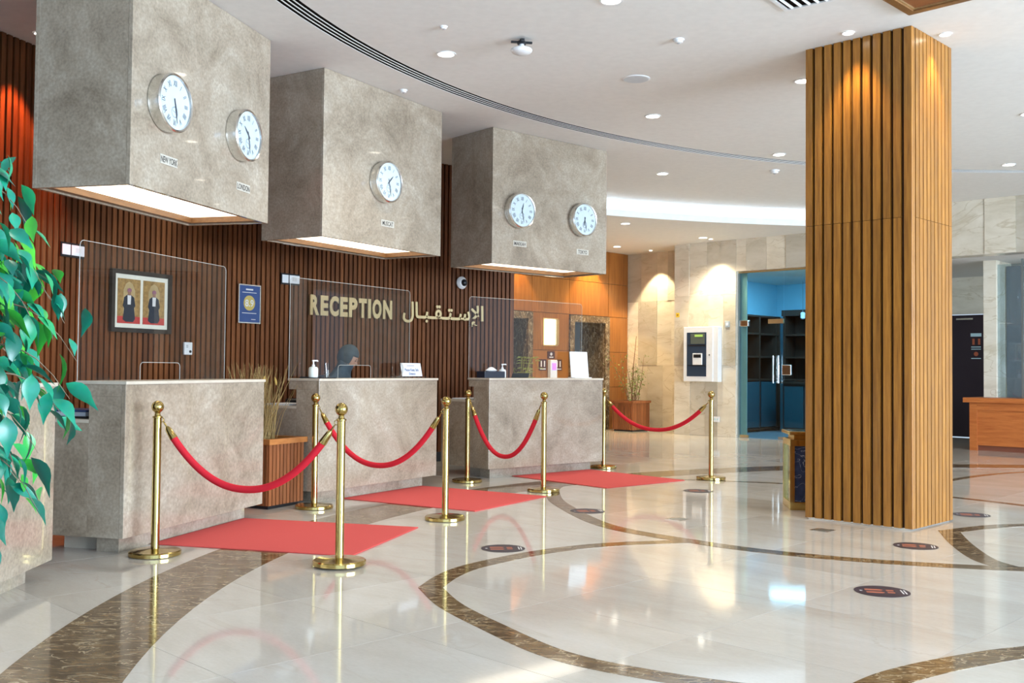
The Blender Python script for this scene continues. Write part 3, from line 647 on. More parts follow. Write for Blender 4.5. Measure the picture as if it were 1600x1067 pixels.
# ------------------------------------------------------------------ things on the slatted wall
def on_wall(name, label, cat, deg, z, group=None, off=.012):
    loc, rz = wall_frame(deg, z, off); return thing(name, label, cat, loc, rz, group)
pf = on_wall('portrait_frame', 'dark framed pair of seated portraits on the slatted wall', 'picture', 155.43, 1.77, off=.02)
frame_m = plain('frame_dark', (.030, .020, .015), .4); mat_m = plain('cream_mat', (.78, .74, .62), .7)
fw, fh = .375, .285
for (x0, x1, z0, z1) in ((-fw, fw, fh - .04, fh), (-fw, fw, -fh, -fh + .04), (-fw, -fw + .04, -fh + .04, fh - .04), (fw - .04, fw, -fh + .04, fh - .04)): box('frame_bar', frame_m, pf, x0, x1, -.035, 0, z0, z1)
box('mount', mat_m, pf, -fw + .04, fw - .04, -.014, -.004, -fh + .04, fh - .04)
goldbg_m = textured('gilded_backdrop', [(.3, (.20, .10, .025)), (.7, (.48, .29, .09))], 30, .6); redfl_m = plain('print_red', (.50, .045, .035), .7); robe_m = plain('print_robe', (.018, .022, .035), .7); skin_m = plain('print_skin', (.30, .15, .10), .7); shirt_m = plain('print_white', (.72, .70, .68), .7); turb_m = plain('print_turban', (.30, .12, .16), .7)
for sx, nm_ in ((-.155, 'portrait_print'), (.155, 'portrait_print')):
    pr = box(nm_, goldbg_m, pf, sx - .138, sx + .138, -.017, -.0145, -.205, .205)
    def flat(nme, mat, poly, y): MB().prism(poly, 0, .0008, M=Matrix.Translation((sx, y, 0)) @ Matrix.Rotation(rad(90), 4, 'X')).build(nme, mat, pr)
    flat('red_floor', redfl_m, [(-.138, -.205), (.138, -.205), (.138, -.14), (-.138, -.14)], -.0172)
    flat('throne_back', goldlet_m, [(-.07, -.12), (.07, -.12), (.07, .10), (.04, .16), (0, .18), (-.04, .16), (-.07, .10)], -.0174)
    flat('robe', robe_m, [(-.075, -.17), (-.04, -.19), (.05, -.19), (.075, -.16), (.06, -.06), (.075, -.04), (.06, .035), (.02, .06), (-.02, .06), (-.06, .035), (-.075, -.04), (-.06, -.07)], -.0183)
    flat('shirt', shirt_m, [(-.02, -.03), (.018, -.03), (.022, .055), (-.022, .055)], -.0192)
    flat('face', skin_m, [(.02 * math.cos(t_ * .628), .078 + .026 * math.sin(t_ * .628)) for t_ in range(10)], -.0196)
    flat('turban', turb_m, [(-.026, .088), (.026, .088), (.024, .112), (0, .122), (-.024, .112)], -.0205)
po = on_wall('rating_poster', 'blue rating poster with gold 8.9 disc in a silver frame', 'poster', 147.62, 1.842)
pw, ph = .155, .205
for (x0, x1, z0, z1) in ((-pw, pw, ph - .012, ph), (-pw, pw, -ph, -ph + .012), (-pw, -pw + .012, -ph + .012, ph - .012), (pw - .012, pw, -ph + .012, ph - .012)): box('frame_bar', chrome_m, po, x0, x1, -.018, 0, z0, z1)
box('print', navy_m, po, -pw + .012, pw - .012, -.010, -.002, -ph + .012, ph - .012)
MB().lathe([(.080, 0), (.080, .0015)], 32, Matrix.Translation((0, -.010, .01)) @ Matrix.Rotation(rad(90), 4, 'X')).build('gold_disc', plain('poster_gold', (.55, .42, .12), .5), po)
q = MB(); add_text(q, '8.9', .10, face_front(0, -.0125, -.025), bold=.002); q.build('score', shirt_m, po)
for z, w_ in ((.145, .05), (.118, .10), (-.10, .10), (-.165, .03)): box('caption_bar', shirt_m, po, -w_ + (.06 if z < -.15 else 0), w_ + (.06 if z < -.15 else 0), -.0115, -.010, z, z + (.016 if z > .14 else .006))
tm = on_wall('thermostat', 'white room thermostat seen through the first screen', 'thermostat', 152.1, 1.353, off=.01)
box('case', white_m, tm, -.052, .052, -.025, 0, -.062, .062, .005); MB().lathe([(.014, 0), (.012, .008)], 12, Matrix.Translation((.022, -.025, -.03)) @ Matrix.Rotation(rad(90), 4, 'X')).build('dial_knob', black_m, tm)
for z in (.01, .02, .03): box('vent_line', black_m, tm, -.03, -.005, -.0262, -.025, z, z + .003)
for n_, (deg, z, lab) in enumerate(((144.45, 2.150, 'pair of white switch plates left of the middle screen'), (159.85, 2.165, 'pair of white switch plates peeping past the ficus'))):
    sw = on_wall('switch_plate', lab, 'switch', deg, z, 'wall switch plates')
    box('back_box', black_m, sw, -.135, .135, -.008, 0, -.062, .062); box('plate', white_m, sw, -.125, -.035, -.018, -.008, -.045, .045, .003); box('plate', white_m, sw, -.02, .125, -.018, -.008, -.045, .045, .003); box('rocker', shirt_m, sw, .02, .08, -.022, -.018, -.02, .02)
dc = on_wall('dome_camera', 'white round security camera on the slatted wall', 'security camera', 130.12, 2.293)
MB().lathe([(.078, 0), (.082, .02), (.060, .05), (.05, .055)], 28, Matrix.Rotation(rad(90), 4, 'X')).build('housing', white_m, dc, True)
MB().lathe([(.046, .052), (.044, .066), (.032, .085), (.012, .094)], 24, Matrix.Translation((.01, 0, 0)) @ Matrix.Rotation(rad(90), 4, 'X')).build('lens_dome', black_m, dc, True)

# ------------------------------------------------------------------ things on the desks
def on_desk(k, name, label, cat, lx, ly, z=1.0825, group=None, rz=0.0):
    x, y, a = DK[k]; v = Matrix.Rotation(rad(a), 3, 'Z') @ Vector((lx, ly, 0))
    return thing(name, label, cat, (x + v.x, y + v.y, z), rad(a) + rz, group)
cream_m = plain('cream_plastic', (.70, .74, .68), .35)
def dispenser(k, lx, ly, label, mat, s=1.0, z=1.0825):
    t = on_desk(k, 'soap_dispenser', label, 'dispenser', lx, ly, z, 'pump bottles on the desks')
    MB().lathe([(.036 * s, 0), (.042 * s, .006), (.042 * s, .078 * s), (.034 * s, .092 * s), (.014 * s, .098 * s)], 22).build('bottle', mat, t, True)
    MB().lathe([(.014 * s, .098 * s), (.014 * s, .112 * s), (.006 * s, .116 * s), (.006 * s, .145 * s)], 14).build('pump_collar', white_m, t, True)
    MB().tube([(-.012 * s, 0, .148 * s), (.05 * s, 0, .150 * s), (.056 * s, 0, .143 * s)], .0065 * s, 8).build('spout', white_m, t)
tr = on_desk(1, 'desk_tray', 'thin black tray under the cream pump bottle', 'tray', .16, .17); box('base', black_m, tr, -.13, .15, -.09, .09, 0, .006); box('rim', black_m, tr, -.13, .15, .085, .09, .006, .014)
dispenser(1, .11, .17, 'cream pump bottle on a black tray by the middle screen', cream_m, z=1.0890)
gb = on_desk(1, 'glass_ornament', 'clear curled glass ornament on the middle desk', 'ornament', 1.33, .18)
MB().tube([(.085 * math.cos(rad(t_)), 0, .085 + .075 * math.sin(rad(t_))) for t_ in range(-200, 60, 12)], [.004 + .006 * i_ / 22 for i_ in range(22)], 8).build('curl', clear('ornament_glass', (.85, .85, .82), 1.5, 0, 2.5), gb, True); box('foot', MATS['ornament_glass'], gb, -.05, .05, -.03, .03, 0, .012, .003)
pn = on_desk(1, 'pen_cup', 'small clear cup of pens beside the pump bottle', 'cup', .30, .18, 1.0825); MB().lathe([(.022, 0), (.026, .07)], 16).build('cup', MATS['ornament_glass'], pn, True)
for i_ in range(4): MB().tube([(.006 * (i_ - 1.5), .004 * (i_ % 2), .005), (.014 * (i_ - 1.5), .01 * (i_ % 2), .135)], .0035, 6).build('pen', [ink_m, chrome_m, robe_m, chrome_m][i_], pn)
nh = on_desk(1, 'notice_holder', 'white notice in a clear holder at the end of the middle desk', 'notice', 1.60, .20)
sheetw_m = plain('paper_white', (.80, .84, .92), .6)
box('base', clockglass_m, nh, -.18, .18, -.045, .045, 0, .016); 
tl = Matrix.Translation((0, .0, .016)) @ Matrix.Rotation(rad(-12), 4, 'X')
MB().box(-.165, .165, -.003, .003, 0, .135, M=tl).build('sheet', sheetw_m, nh)
q = MB(); add_text(q, 'Please Keep Safe', .040, tl @ face_front(0, -.0036, .052), bold=.0008, xs=.85); add_text(q, 'Distance', .036, tl @ face_front(0, -.0036, .014), bold=.0008, xs=.85); q.build('lettering', navy_m, nh)
q = MB().box(-.07, .05, -.0045, -.003, .105, .109, M=tl).build('logo_line', navy_m, nh)
tb = on_desk(2, 'tissue_box', 'black tissue box with white tissue on the farthest desk', 'tissue box', .16, .16)
box('box_body', plain('tissue_black', (.015, .022, .040), .4), tb, -.15, .14, -.07, .07, 0, .072, .004)
q = MB(); q.lathe([(.055, .070), (.075, .082), (.05, .098), (.03, .112), (.008, .118)], 14, Matrix.Diagonal((1.1, .5, 1, 1))); q.build('tissue', white_m, tb, True)
dispenser(2, .345, .19, 'white pump bottle beside the black tissue box', white_m, 1.0)
lp = on_desk(2, 'laptop', 'dark open laptop behind the farthest screen', 'laptop', .80, .66, .839, rz=rad(195)); box('keyboard_half', black_m, lp, -.17, .17, -.12, .12, 0, .016, .004); MB().box(-.17, .17, 0, .01, 0, .30, M=Matrix.Translation((0, .12, .012)) @ Matrix.Rotation(rad(-18), 4, 'X')).build('display_half', black_m, lp)
wd_ = on_desk(2, 'display_stand', 'plain white upright display stand on the farthest desk', 'display stand', 1.58, .22); box('foot', white_m, wd_, -.13, .15, -.06, .06, 0, .008); MB().box(-.135, .155, -.004, .004, 0, .305, M=Matrix.Translation((0, 0, .008)) @ Matrix.Rotation(rad(-6), 4, 'X')).build('white_sheet', plain('bright_sheet', (.88, .91, .95), .5), wd_)
kb = on_desk(0, 'document_tray', 'dark paper tray on the low worktop of the nearest desk', 'tray', .25, .50, .839); box('tray_base', black_m, kb, -.16, .16, -.15, .2, 0, .012); box('paper_stack', sheetw_m, kb, -.13, .13, -.12, .17, .012, .04); box('folder', navy_m, kb, -.14, .12, -.13, .16, .04, .052)
pp = on_desk(1, 'paper_stack', 'loose paper sheets on the low worktop of the middle desk', 'papers', .22, .52, .839); box('sheets', sheetw_m, pp, -.16, .14, -.12, .2, 0, .012)
pp2 = on_desk(2, 'paper_stack', 'loose paper sheets on the low worktop of the farthest desk', 'papers', .22, .52, .839); box('sheets', sheetw_m, pp2, -.16, .14, -.12, .2, 0, .012)

# ------------------------------------------------------------------ seated clerk behind the middle desk
x, y, a = DK[1]
v_ = Matrix.Rotation(rad(a), 3, 'Z') @ Vector((.10, -.06, 0))
pe = thing('person', 'person in a dark headscarf seated behind the middle desk, looking down', 'person', (x + v_.x, y + v_.y, 0), rad(a))
J = {'pelvis': (1.16, 1.20, .56), 'waist': (1.17, 1.18, .72), 'chest': (1.20, 1.10, .93), 'neckb': (1.24, 1.04, 1.08), 'neck': (1.28, .99, 1.15), 'head': (1.315, .955, 1.245), 'crown': (1.33, .945, 1.33),
     'shl': (1.03, 1.10, 1.03), 'ell': (.98, .95, .86), 'wrl': (1.12, .74, .872), 'shr': (1.42, 1.06, 1.03), 'elr': (1.52, .92, .86), 'wrr': (1.40, .72, .872),
     'hipl': (1.06, 1.17, .52), 'knl': (1.05, .78, .56), 'anl': (1.05, .84, .12), 'tol': (1.05, .70, .06), 'hipr': (1.27, 1.17, .52), 'knr': (1.28, .78, .56), 'anr': (1.28, .84, .12), 'tor': (1.28, .70, .06)}
RD = {'pelvis': .15, 'waist': .13, 'chest': .15, 'neckb': .075, 'neck': .052, 'head': .085, 'crown': .07, 'shl': .068, 'ell': .045, 'wrl': .030, 'shr': .068, 'elr': .045, 'wrr': .030, 'hipl': .095, 'knl': .065, 'anl': .042, 'tol': .035, 'hipr': .095, 'knr': .065, 'anr': .042, 'tor': .035}
ED = [('pelvis', 'waist'), ('waist', 'chest'), ('chest', 'neckb'), ('neckb', 'neck'), ('neck', 'head'), ('head', 'crown'), ('chest', 'shl'), ('shl', 'ell'), ('ell', 'wrl'), ('chest', 'shr'), ('shr', 'elr'), ('elr', 'wrr'), ('pelvis', 'hipl'), ('hipl', 'knl'), ('knl', 'anl'), ('anl', 'tol'), ('pelvis', 'hipr'), ('hipr', 'knr'), ('knr', 'anr'), ('anr', 'tor')]
for s_, w in (('l', 'wrl'), ('r', 'wrr')):
    wx, wy, wz = J[w]; sg_ = 1 if s_ == 'l' else -1
    J['pa' + s_] = (wx + .02 * sg_, wy - .07, wz - .004); RD['pa' + s_] = .026; ED.append((w, 'pa' + s_))
    for f_ in range(4):
        n1, n2 = 'f%d%s' % (f_, s_), 'g%d%s' % (f_, s_); ox = (f_ - 1.5) * .021
        L_ = (.045, .052, .049, .038)[f_]
        J[n1] = (wx + .02 * sg_ + ox * 1.2, wy - .07 - L_ * .7, wz + .006); J[n2] = (wx + .024 * sg_ + ox * 1.25, wy - .07 - L_ * 1.5, wz - .016); RD[n1] = .0088; RD[n2] = .0075; ED += [('pa' + s_, n1), (n1, n2)]
    J['th' + s_] = (wx + .055 * sg_, wy - .045, wz - .006); J['ti' + s_] = (wx + .062 * sg_, wy - .085, wz - .014); RD['th' + s_] = .011; RD['ti' + s_] = .0085; ED += [(w, 'th' + s_), ('th' + s_, 'ti' + s_)]
keys = list(J); me = bpy.data.meshes.new('body'); me.from_pydata([J[k_] for k_ in keys], [(keys.index(p_), keys.index(q_)) for p_, q_ in ED], [])
bo = bpy.data.objects.new('body_tmp', me); COL.objects.link(bo)
sk = bo.modifiers.new('skin', 'SKIN'); bo.modifiers.new('sub', 'SUBSURF').levels = 2
for i_, k_ in enumerate(keys): me.skin_vertices[0].data[i_].radius = (RD[k_], RD[k_]); me.skin_vertices[0].data[i_].use_root = (k_ == 'pelvis')
dg = bpy.context.evaluated_depsgraph_get(); bme = bpy.data.meshes.new_from_object(bo.evaluated_get(dg)); bpy.data.objects.remove(bo); bme.name = 'body'
cloth_m = plain('dark_uniform', (.016, .018, .028), .8); flesh_m = plain('skin', (.50, .27, .19), .5)
bme.materials.clear(); bme.materials.append(cloth_m); bme.materials.append(flesh_m)
for p_ in bme.polygons:
    c_ = p_.center; p_.use_smooth = True
    hand_ = min((c_ - Vector(J['pal'])).length, (c_ - Vector(J['par'])).length) < .115 and c_.y < .735
    p_.material_index = 1 if (c_.z > 1.15 or hand_) else 0
b_ = bpy.data.objects.new('body', bme); COL.objects.link(b_); b_.parent = pe
hc = Vector((1.325, .945, 1.285)); fd = Vector((.25, -.80, -.50)).normalized()      # face direction: down to the right
ups = (Vector((0, 0, 1)) - fd * fd.z).normalized(); sd_ = fd.cross(ups)
HM = Matrix((sd_, fd, ups)).transposed().to_4x4(); HM.translation = hc       # local: y forward, z up
def ell(rx, ry, rz_, off=(0, 0, 0), n=18, m=12, keep=None):
    mb = MB(); vs = []; fs = []
    for j in range(m + 1):
        ph_ = math.pi * j / m
        for i in range(n):
            th_ = 2 * math.pi * i / n; vs.append(Vector((off[0] + rx * math.sin(ph_) * math.cos(th_), off[1] + ry * math.sin(ph_) * math.sin(th_), off[2] + rz_ * math.cos(ph_))))
    for j in range(m):
        for i in range(n):
            f_ = (j * n + i, j * n + (i + 1) % n, (j + 1) * n + (i + 1) % n, (j + 1) * n + i)
            if keep is None or keep(sum((vs[q_] for q_ in f_), Vector()) / 4): fs.append(f_)
    return mb.add([HM @ v for v in vs], fs)
fc = ell(.070, .088, .105, (0, .012, -.01)); fc.v = fc.v
fc.add([HM @ Vector(v) for v in ((-.014, .094, -.022), (.014, .094, -.022), (0, .096, .02), (0, .122, -.018))], [(0, 1, 3), (1, 2, 3), (2, 0, 3), (0, 2, 1)])
fo = fc.build('face', flesh_m, pe, True)
eye_m = plain('eye_dark', (.03, .02, .018), .4); lip_m = plain('lip', (.35, .13, .11), .5)
for sx in (-.028, .028): ell(.013, .006, .006, (sx, .094, .012), 10, 6).build('eye', eye_m, fo, True); ell(.016, .005, .003, (sx, .095, .030), 10, 6).build('eyebrow', eye_m, fo, True)
ell(.022, .006, .007, (0, .096, -.055), 10, 6).build('mouth', lip_m, fo, True)
scarf_m = textured('scarf_cloth', [(.3, (.035, .055, .075)), (.7, (.065, .095, .12))], 12, .85)
hj_ = ell(.094, .112, .128, (0, -.014, .006), 24, 18, lambda v: not (v.y > .045 and abs(v.x) < .062 and -.115 < v.z < .055))
dr_ = []; n = 22
for j, (rr, zz, cx_, cy_) in enumerate(((.076, 1.290, 1.318, .985), (.086, 1.245, 1.312, .968), (.092, 1.20, 1.298, .968), (.104, 1.15, 1.275, .985), (.135, 1.09, 1.26, 1.01), (.185, 1.03, 1.245, 1.035), (.20, .985, 1.235, 1.045))):
    for i in range(n): t_ = 2 * math.pi * i / n; dr_.append(Vector((cx_ + rr * math.cos(t_) * 1.0, cy_ + rr * (.95 if j < 3 else .75) * math.sin(t_), zz + (.010 * math.sin(5 * t_ + j) if j > 2 else 0) - (.055 * max(0, -math.sin(t_)) if j < 2 else 0))))
hj_.add(dr_, [(j * n + i, j * n + (i + 1) % n, (j + 1) * n + (i + 1) % n, (j + 1) * n + i) for j in range(6) for i in range(n)])
ho = hj_.build('headscarf', scarf_m, pe, True); sm_ = ho.modifiers.new('thick', 'SOLIDIFY'); sm_.thickness = .006
MB().box(-.03, .03, -.002, .002, -.05, .04, M=Matrix.Translation((1.24, .905, .96)) @ Matrix.Rotation(rad(-20), 4, 'X')).build('badge', plain('badge_blue', (.02, .06, .55), .4), pe)
ch = thing('office_chair', 'dark swivel chair under the seated clerk', 'chair', (x + v_.x, y + v_.y, 0), rad(a)); box('seat', black_m, ch, .92, 1.40, .95, 1.42, .385, .43, .02); MB().tube([(1.16, 1.18, .06), (1.16, 1.18, .385)], .03, 12).build('stem', chrome_m, ch); box('backrest', black_m, ch, .96, 1.36, 1.43, 1.48, .50, .86, .02); box('back_bar', black_m, ch, 1.13, 1.19, 1.40, 1.44, .38, .6)
for i_ in range(5): t_ = 2 * math.pi * i_ / 5; MB().tube([(1.16, 1.18, .07), (1.16 + .27 * math.cos(t_), 1.18 + .27 * math.sin(t_), .03)], [.02, .028], 8).build('leg', black_m, ch)

# ------------------------------------------------------------------ planters
def planter(name, label, loc, yaw, w, d, h, faces):
    t = thing(name, label, 'planter', loc, yaw)
    box('core', slatback_m, t, .015, w - .015, .015, d - .015, .03, h - .05); box('plinth', black_m, t, .03, w - .03, .03, d - .03, 0, .03)
    n = max(6, int(w / .042)); q = w / n
    for i in range(n): box('slat', planter_m, t, i * q + .005, (i + 1) * q - .005, 0, .02, .03, h - .045)
    n = max(6, int(d / .042)); q = d / n
    for i in range(n):
        if 'L' in faces: box('slat', planter_m, t, 0, .02, i * q + .005 if i else .021, (i + 1) * q - .005, .03, h - .045)
        if 'R' in faces: box('slat', planter_m, t, w - .02, w, i * q + .005 if i else .021, (i + 1) * q - .005, .03, h - .045)
    rm = MB().box(-.02, w + .02, -.02, .035, h - .045, h).box(-.02, w + .02, d - .035, d + .02, h - .045, h).box(-.02, .035, .035, d - .035, h - .045, h).box(w - .035, w + .02, .035, d - .035, h - .045, h)
    rm.build('rim', rim_m if name == 'slatted_planter' else planter_m, t); box('soil', dark_m, t, .03, w - .03, .03, d - .03, h - .10, h - .06)
    return t
p1 = planter('slatted_planter', 'russet slatted planter with orange rim and dried grass between two desks', (-1.995, 8.415, 0), rad(63.6), .46, .46, .58, 'L')
gr = MB(); gh = MB()
for i_ in range(240):
    bx_, by_ = random.uniform(-.0, .22), random.uniform(.10, .40); hh = random.uniform(.35, .72); tx, ty = bx_ + random.gauss(0, .10), by_ + random.gauss(0, .10)
    z0 = .50; pts = [(bx_, by_, z0), (bx_ * .6 + tx * .4, by_ * .6 + ty * .4, z0 + hh * .55), (tx, ty, z0 + hh)]
    gr.tube(pts, [.0032, .0026, .0014], 3, caps=False)
for i_ in range(16):
    tx, ty, tz = random.uniform(-.04, .2), random.uniform(.05, .38), random.uniform(.75, 1.12); gh.lathe([(.003, -.03), (.010, -.01), (.011, .015), (.003, .04)], 6, Matrix.Translation((tx, ty, tz)) @ Matrix.Rotation(random.uniform(-.4, .4), 4, 'X'))
straw_m = textured('straw', [(.3, (.20, .12, .035)), (.7, (.40, .27, .10))], 8, .8)
tag(gr.build('dried_grass', straw_m, p1), kind='stuff'); tag(gh.build('seed_heads', plain('seed_gold', (.45, .29, .07), .8), p1), kind='stuff')
p2 = planter('lobby_planter', 'russet slatted planter with thin leafy shrub in the lift corner', (2.33, 19.55, 0), rad(46.5), .55, .50, .59, 'L')
lf2 = MB(); stm = MB()
for i_ in range(12):
    bx_, by_ = random.uniform(.15, .45), random.uniform(.12, .4); tx, ty, tz = bx_ + random.gauss(-.05, .2), by_ + random.gauss(0, .16), random.uniform(1.0, 1.55)
    stm.tube([(bx_, by_, .5), ((bx_ + tx) / 2 + .02, (by_ + ty) / 2, (tz + .5) / 2), (tx, ty, tz)], [.008, .006, .002], 5)
    for k_ in range(26):
        u_ = random.uniform(.25, 1); cx_, cy_, cz_ = bx_ + (tx - bx_) * u_ + random.gauss(0, .06), by_ + (ty - by_) * u_ + random.gauss(0, .06), .5 + (tz - .5) * u_ + random.gauss(0, .03)
        M = Matrix.Translation((cx_, cy_, cz_)) @ Matrix.Rotation(random.uniform(0, 6.3), 4, 'Z') @ Matrix.Rotation(random.uniform(-.9, .9), 4, 'Y'); w_ = random.uniform(.010, .020); L_ = random.uniform(.035, .065)
        lf2.add([M @ Vector(v) for v in ((0, 0, 0), (L_ * .5, w_, .004), (L_, 0, -.01), (L_ * .5, -w_, .004))], [(0, 1, 2), (0, 2, 3)])
stm.tube([(.30, .25, .5), (.33, .26, 1.0), (.40, .22, 1.85)], [.014, .011, .005], 7)
tag(lf2.build('foliage', textured('shrub_leaf', [(.3, (.05, .12, .02)), (.55, (.22, .30, .06)), (.75, (.55, .58, .30))], 30, .5), p2), kind='stuff'); stm.build('stems', plain('twig', (.22, .11, .045), .7), p2)
pp3 = thing('potted_palm', 'small yellow green palm behind the farthest desk', 'potted plant', (.15, 17.75, 0), 0)
MB().lathe([(.13, 0), (.17, .02), (.21, .40), (.22, .42), (.19, .42), (.18, .36)], 24).build('pot', black_m, pp3, True)
fr_m = plain('palm_leaf', (.32, .34, .05), .5)
for i_ in range(13):
    t_ = 2.4 * i_; L_ = random.uniform(.30, .5); q = MB(); z0 = .38
    pts = [Vector((L_ * u_ * math.cos(t_), L_ * u_ * math.sin(t_), z0 + (.62 + .4 * (i_ % 3) / 2) * math.sin(min(1.0, u_) * 2.2) )) for u_ in [k_ / 8 for k_ in range(9)]]
    q.tube(pts, [.006 - .0005 * k_ for k_ in range(9)], 4, caps=False)
    side = Vector((-math.sin(t_), math.cos(t_), 0))
    for k_ in range(3, 9):
        for s_ in (-1, 1):
            p_ = pts[k_]; e_ = p_ + side * s_ * .10 + Vector((math.cos(t_), math.sin(t_), -.3)) * .05
            q.add([p_, p_ + (e_ - p_) * .5 + Vector((0, 0, .012)), e_, p_ + (e_ - p_) * .5 - Vector((math.cos(t_), math.sin(t_), 0)) * .014], [(0, 1, 2), (0, 2, 3)])
    q.build('frond', fr_m, pp3)

# gold trimmed bin behind the pillar
bn = thing('gold_bin', 'gold trimmed bin with dark blue marble panels behind the pillar', 'bin', (2.385, 8.715, 0), rad(-6))
blue_m = textured('blue_marble', [(.3, (.012, .022, .055)), (.7, (.035, .06, .13))], 9, .12, vein=(.35, .38, .45), vscale=6, vwidth=.008)
box('panel_body', blue_m, bn, .02, .36, .02, .36, .06, .56); box('base_trim', brass_m, bn, 0, .38, 0, .38, 0, .07, .004); box('top_trim', brass_m, bn, 0, .38, 0, .38, .545, .60, .004); box('lid', brass_m, bn, -.01, .39, -.01, .39, .64, .67, .006); box('neck', brass_m, bn, .04, .34, .04, .34, .60, .64)
for (x0, y0) in ((0, 0), (.34, 0), (0, .34), (.34, .34)): box('corner_post', brass_m, bn, x0, x0 + .04, y0, y0 + .04, .07, .545)

# ------------------------------------------------------------------ floor stickers and plates
dot_m = plain('sticker_dark', (.040, .030, .045), .45); foot_m = plain('sticker_rust', (.45, .13, .07), .5)
stk = [(-.046, 6.726, 5, 'before the first gap in the ropes'), (.645, 8.538, 10, 'beside the curved inlay before the middle mat'), (1.846, 10.041, 0, 'beyond the farthest mat'), (2.765, 6.97, -18, 'at the foot of the slatted pillar'), (2.008, 5.52, -10, 'nearest the camera in the open floor'), (3.85, 8.527, -18, 'at the right of the pillar')]
for (x, y, rz, lab) in stk:
    t = thing('floor_sticker', 'round dark footprint sticker ' + lab, 'floor sticker', (x, y, .0016), rad(rz), 'distancing floor stickers')
    MB().lathe([(.145, 0), (.145, .0006)], 40).build('disc', dot_m, t)
    for s_, (px, py) in enumerate(((-.035, .032), (-.035, -.032))):
        MB().prism([(px - .05 + .0, py - .016), (px + .03, py - .018), (px + .045, py), (px + .03, py + .018), (px - .05, py + .016)], .0006, .001).build('sole_print', foot_m, t)
        MB().prism([(px + .06, py * .8 - .014), (px + .095, py * .8 - .014), (px + .10, py * .8), (px + .095, py * .8 + .014), (px + .06, py * .8 + .014)], .0006, .001).build('heel_print', foot_m, t)
    for px in (.10, .116): box('caption_bar', shirt_m, t, px - .0, px + .007, -.05, .05, .0006, .001)
    MB().prism([(-.118, -.012), (-.10, 0), (-.118, .012), (-.112, 0)], .0006, .001).build('small_emblem', shirt_m, t)
for (x, y, lab) in ((2.33, 7.62, 'small steel floor socket plate before the pillar'), (1.33, 8.12, 'small steel floor socket plate in the open floor')):
    t = thing('floor_plate', lab, 'floor plate', (x, y, .001), rad(-44.7)); box('plate', chrome_m, t, -.07, .07, -.07, .07, 0, .003); box('cover', steel_m, t, -.055, .055, -.055, .055, .003, .004)

# ------------------------------------------------------------------ ceiling fixtures
DLW = [(-.574, 8.428, 'above the middle of the lobby, nearest the curved air slot'), (1.433, 10.437, 'between the ceiling speaker and the far clocks'), (3.209, 12.236, 'beside the air slot left of the pillar'), (1.987, 13.505, 'beyond the air slot, above the far hood'),
       (.682, 7.157, 'cut by the top edge of the picture'), (2.609, 9.114, 'half hidden by the left edge of the pillar'), (6.221, 12.71, 'at the far right beyond the pillar')]
lens_me = MB().lathe([(.068, -.002), (.068, .0)], 24).mesh('lens', bulb_m); trim_me = MB().lathe([(.085, -.001), (.083, -.008), (.069, -.008), (.069, -.001)], 28).mesh('trim_ring', white_m, True)
def downlight(x, y, z, lab, e=52, size=125, col=WARM, r=1.0, lens=lens_me, aim=None):
    t = thing('downlight', 'round recessed downlight ' + lab, 'downlight', (x, y, z - .001), 0, 'recessed ceiling downlights'); t.scale = (r, r, 1)
    for nme, me_ in (('trim_ring', trim_me), ('lens', lens)):
        o = bpy.data.objects.new(nme, me_); COL.objects.link(o); o.parent = t
    l = light('downlight_beam', 'SPOT', (x, y, z - .03), e, col, aim or (x, y, 0), spot_size=rad(size), spot_blend=.7, shadow_soft_size=.06)
for (x, y, lab) in DLW: downlight(x, y, ZC, lab)
for (x, y, lab) in ((1.804, 16.292, 'in the lowered ceiling just past its curved edge'), (1.987, 19.35, 'in the lowered ceiling by the lift corner'), (3.357, 17.928, 'in the lowered ceiling above the alarm cabinet')): downlight(x, y, ZL, lab, 95)
for (x, y) in ((-.7, 5.6), (1.3, 4.7), (3.3, 5.2), (4.8, 7.6), (5.2, 10.2), (.4, 2.6), (2.6, 2.0), (-1.5, 3.2), (4.6, 13.9), (7.5, 9.0), (6.5, 5.5)):
    downlight(x, y, ZC, 'outside the top of the picture', 16)
small_me = lens_me
YEL = (1.0, .72, .30)
for (x, y, lab, aim) in ((2.58, 7.80, 'small spot washing the left face of the pillar', (2.70, 7.92, 2.6)), (3.337, 7.812, 'small spot washing the right face of the pillar', (3.26, 7.89, 2.6))):
    downlight(x, y, ZC, lab, 42, 68, YEL, .6, aim=aim)
# wall washers
def washer(x, y, z, lab, tgt, e, col, size=75):
    t = thing('downlight', 'small recessed spot ' + lab, 'downlight', (x, y, z - .001), 0, 'small wall washing spots'); t.scale = (.5, .5, 1)
    for nme, me_ in (('trim_ring', trim_me), ('lens', lens_me)):
        o = bpy.data.objects.new(nme, me_); COL.objects.link(o); o.parent = t
    light('wash_beam', 'SPOT', (x, y, z - .03), e, col, tgt, spot_size=rad(size), spot_blend=.25, shadow_soft_size=.03)
def ewp(u, d): return (PE.x + u * math.cos(AE) - d * math.sin(AE), PE.y + u * math.sin(AE) + d * math.cos(AE))
for u_, lab in ((1.25, 'above the right lift'), (3.5, 'above the left lift')):
    x, y = ewp(u_, .30); tx, ty = ewp(u_, .12); washer(x, y, ZL, lab, (tx, ty, 0), 130, (1.0, .62, .18), 80)
for u_, off, lab in ((1.0, 0, 'washing the stone wall above the alarm cabinet'), (-.85, .75, 'washing the set back stone by the corner')):
    bx_ = PS.x + u_ * .725 + off * .688 - .35 * .688; by_ = PS.y - u_ * .688 + off * .725 - .35 * .725
    washer(bx_, by_, ZL, lab, (bx_ + .2 * .688, by_ + .2 * .725, 0), 120, (1.0, .86, .55), 75)
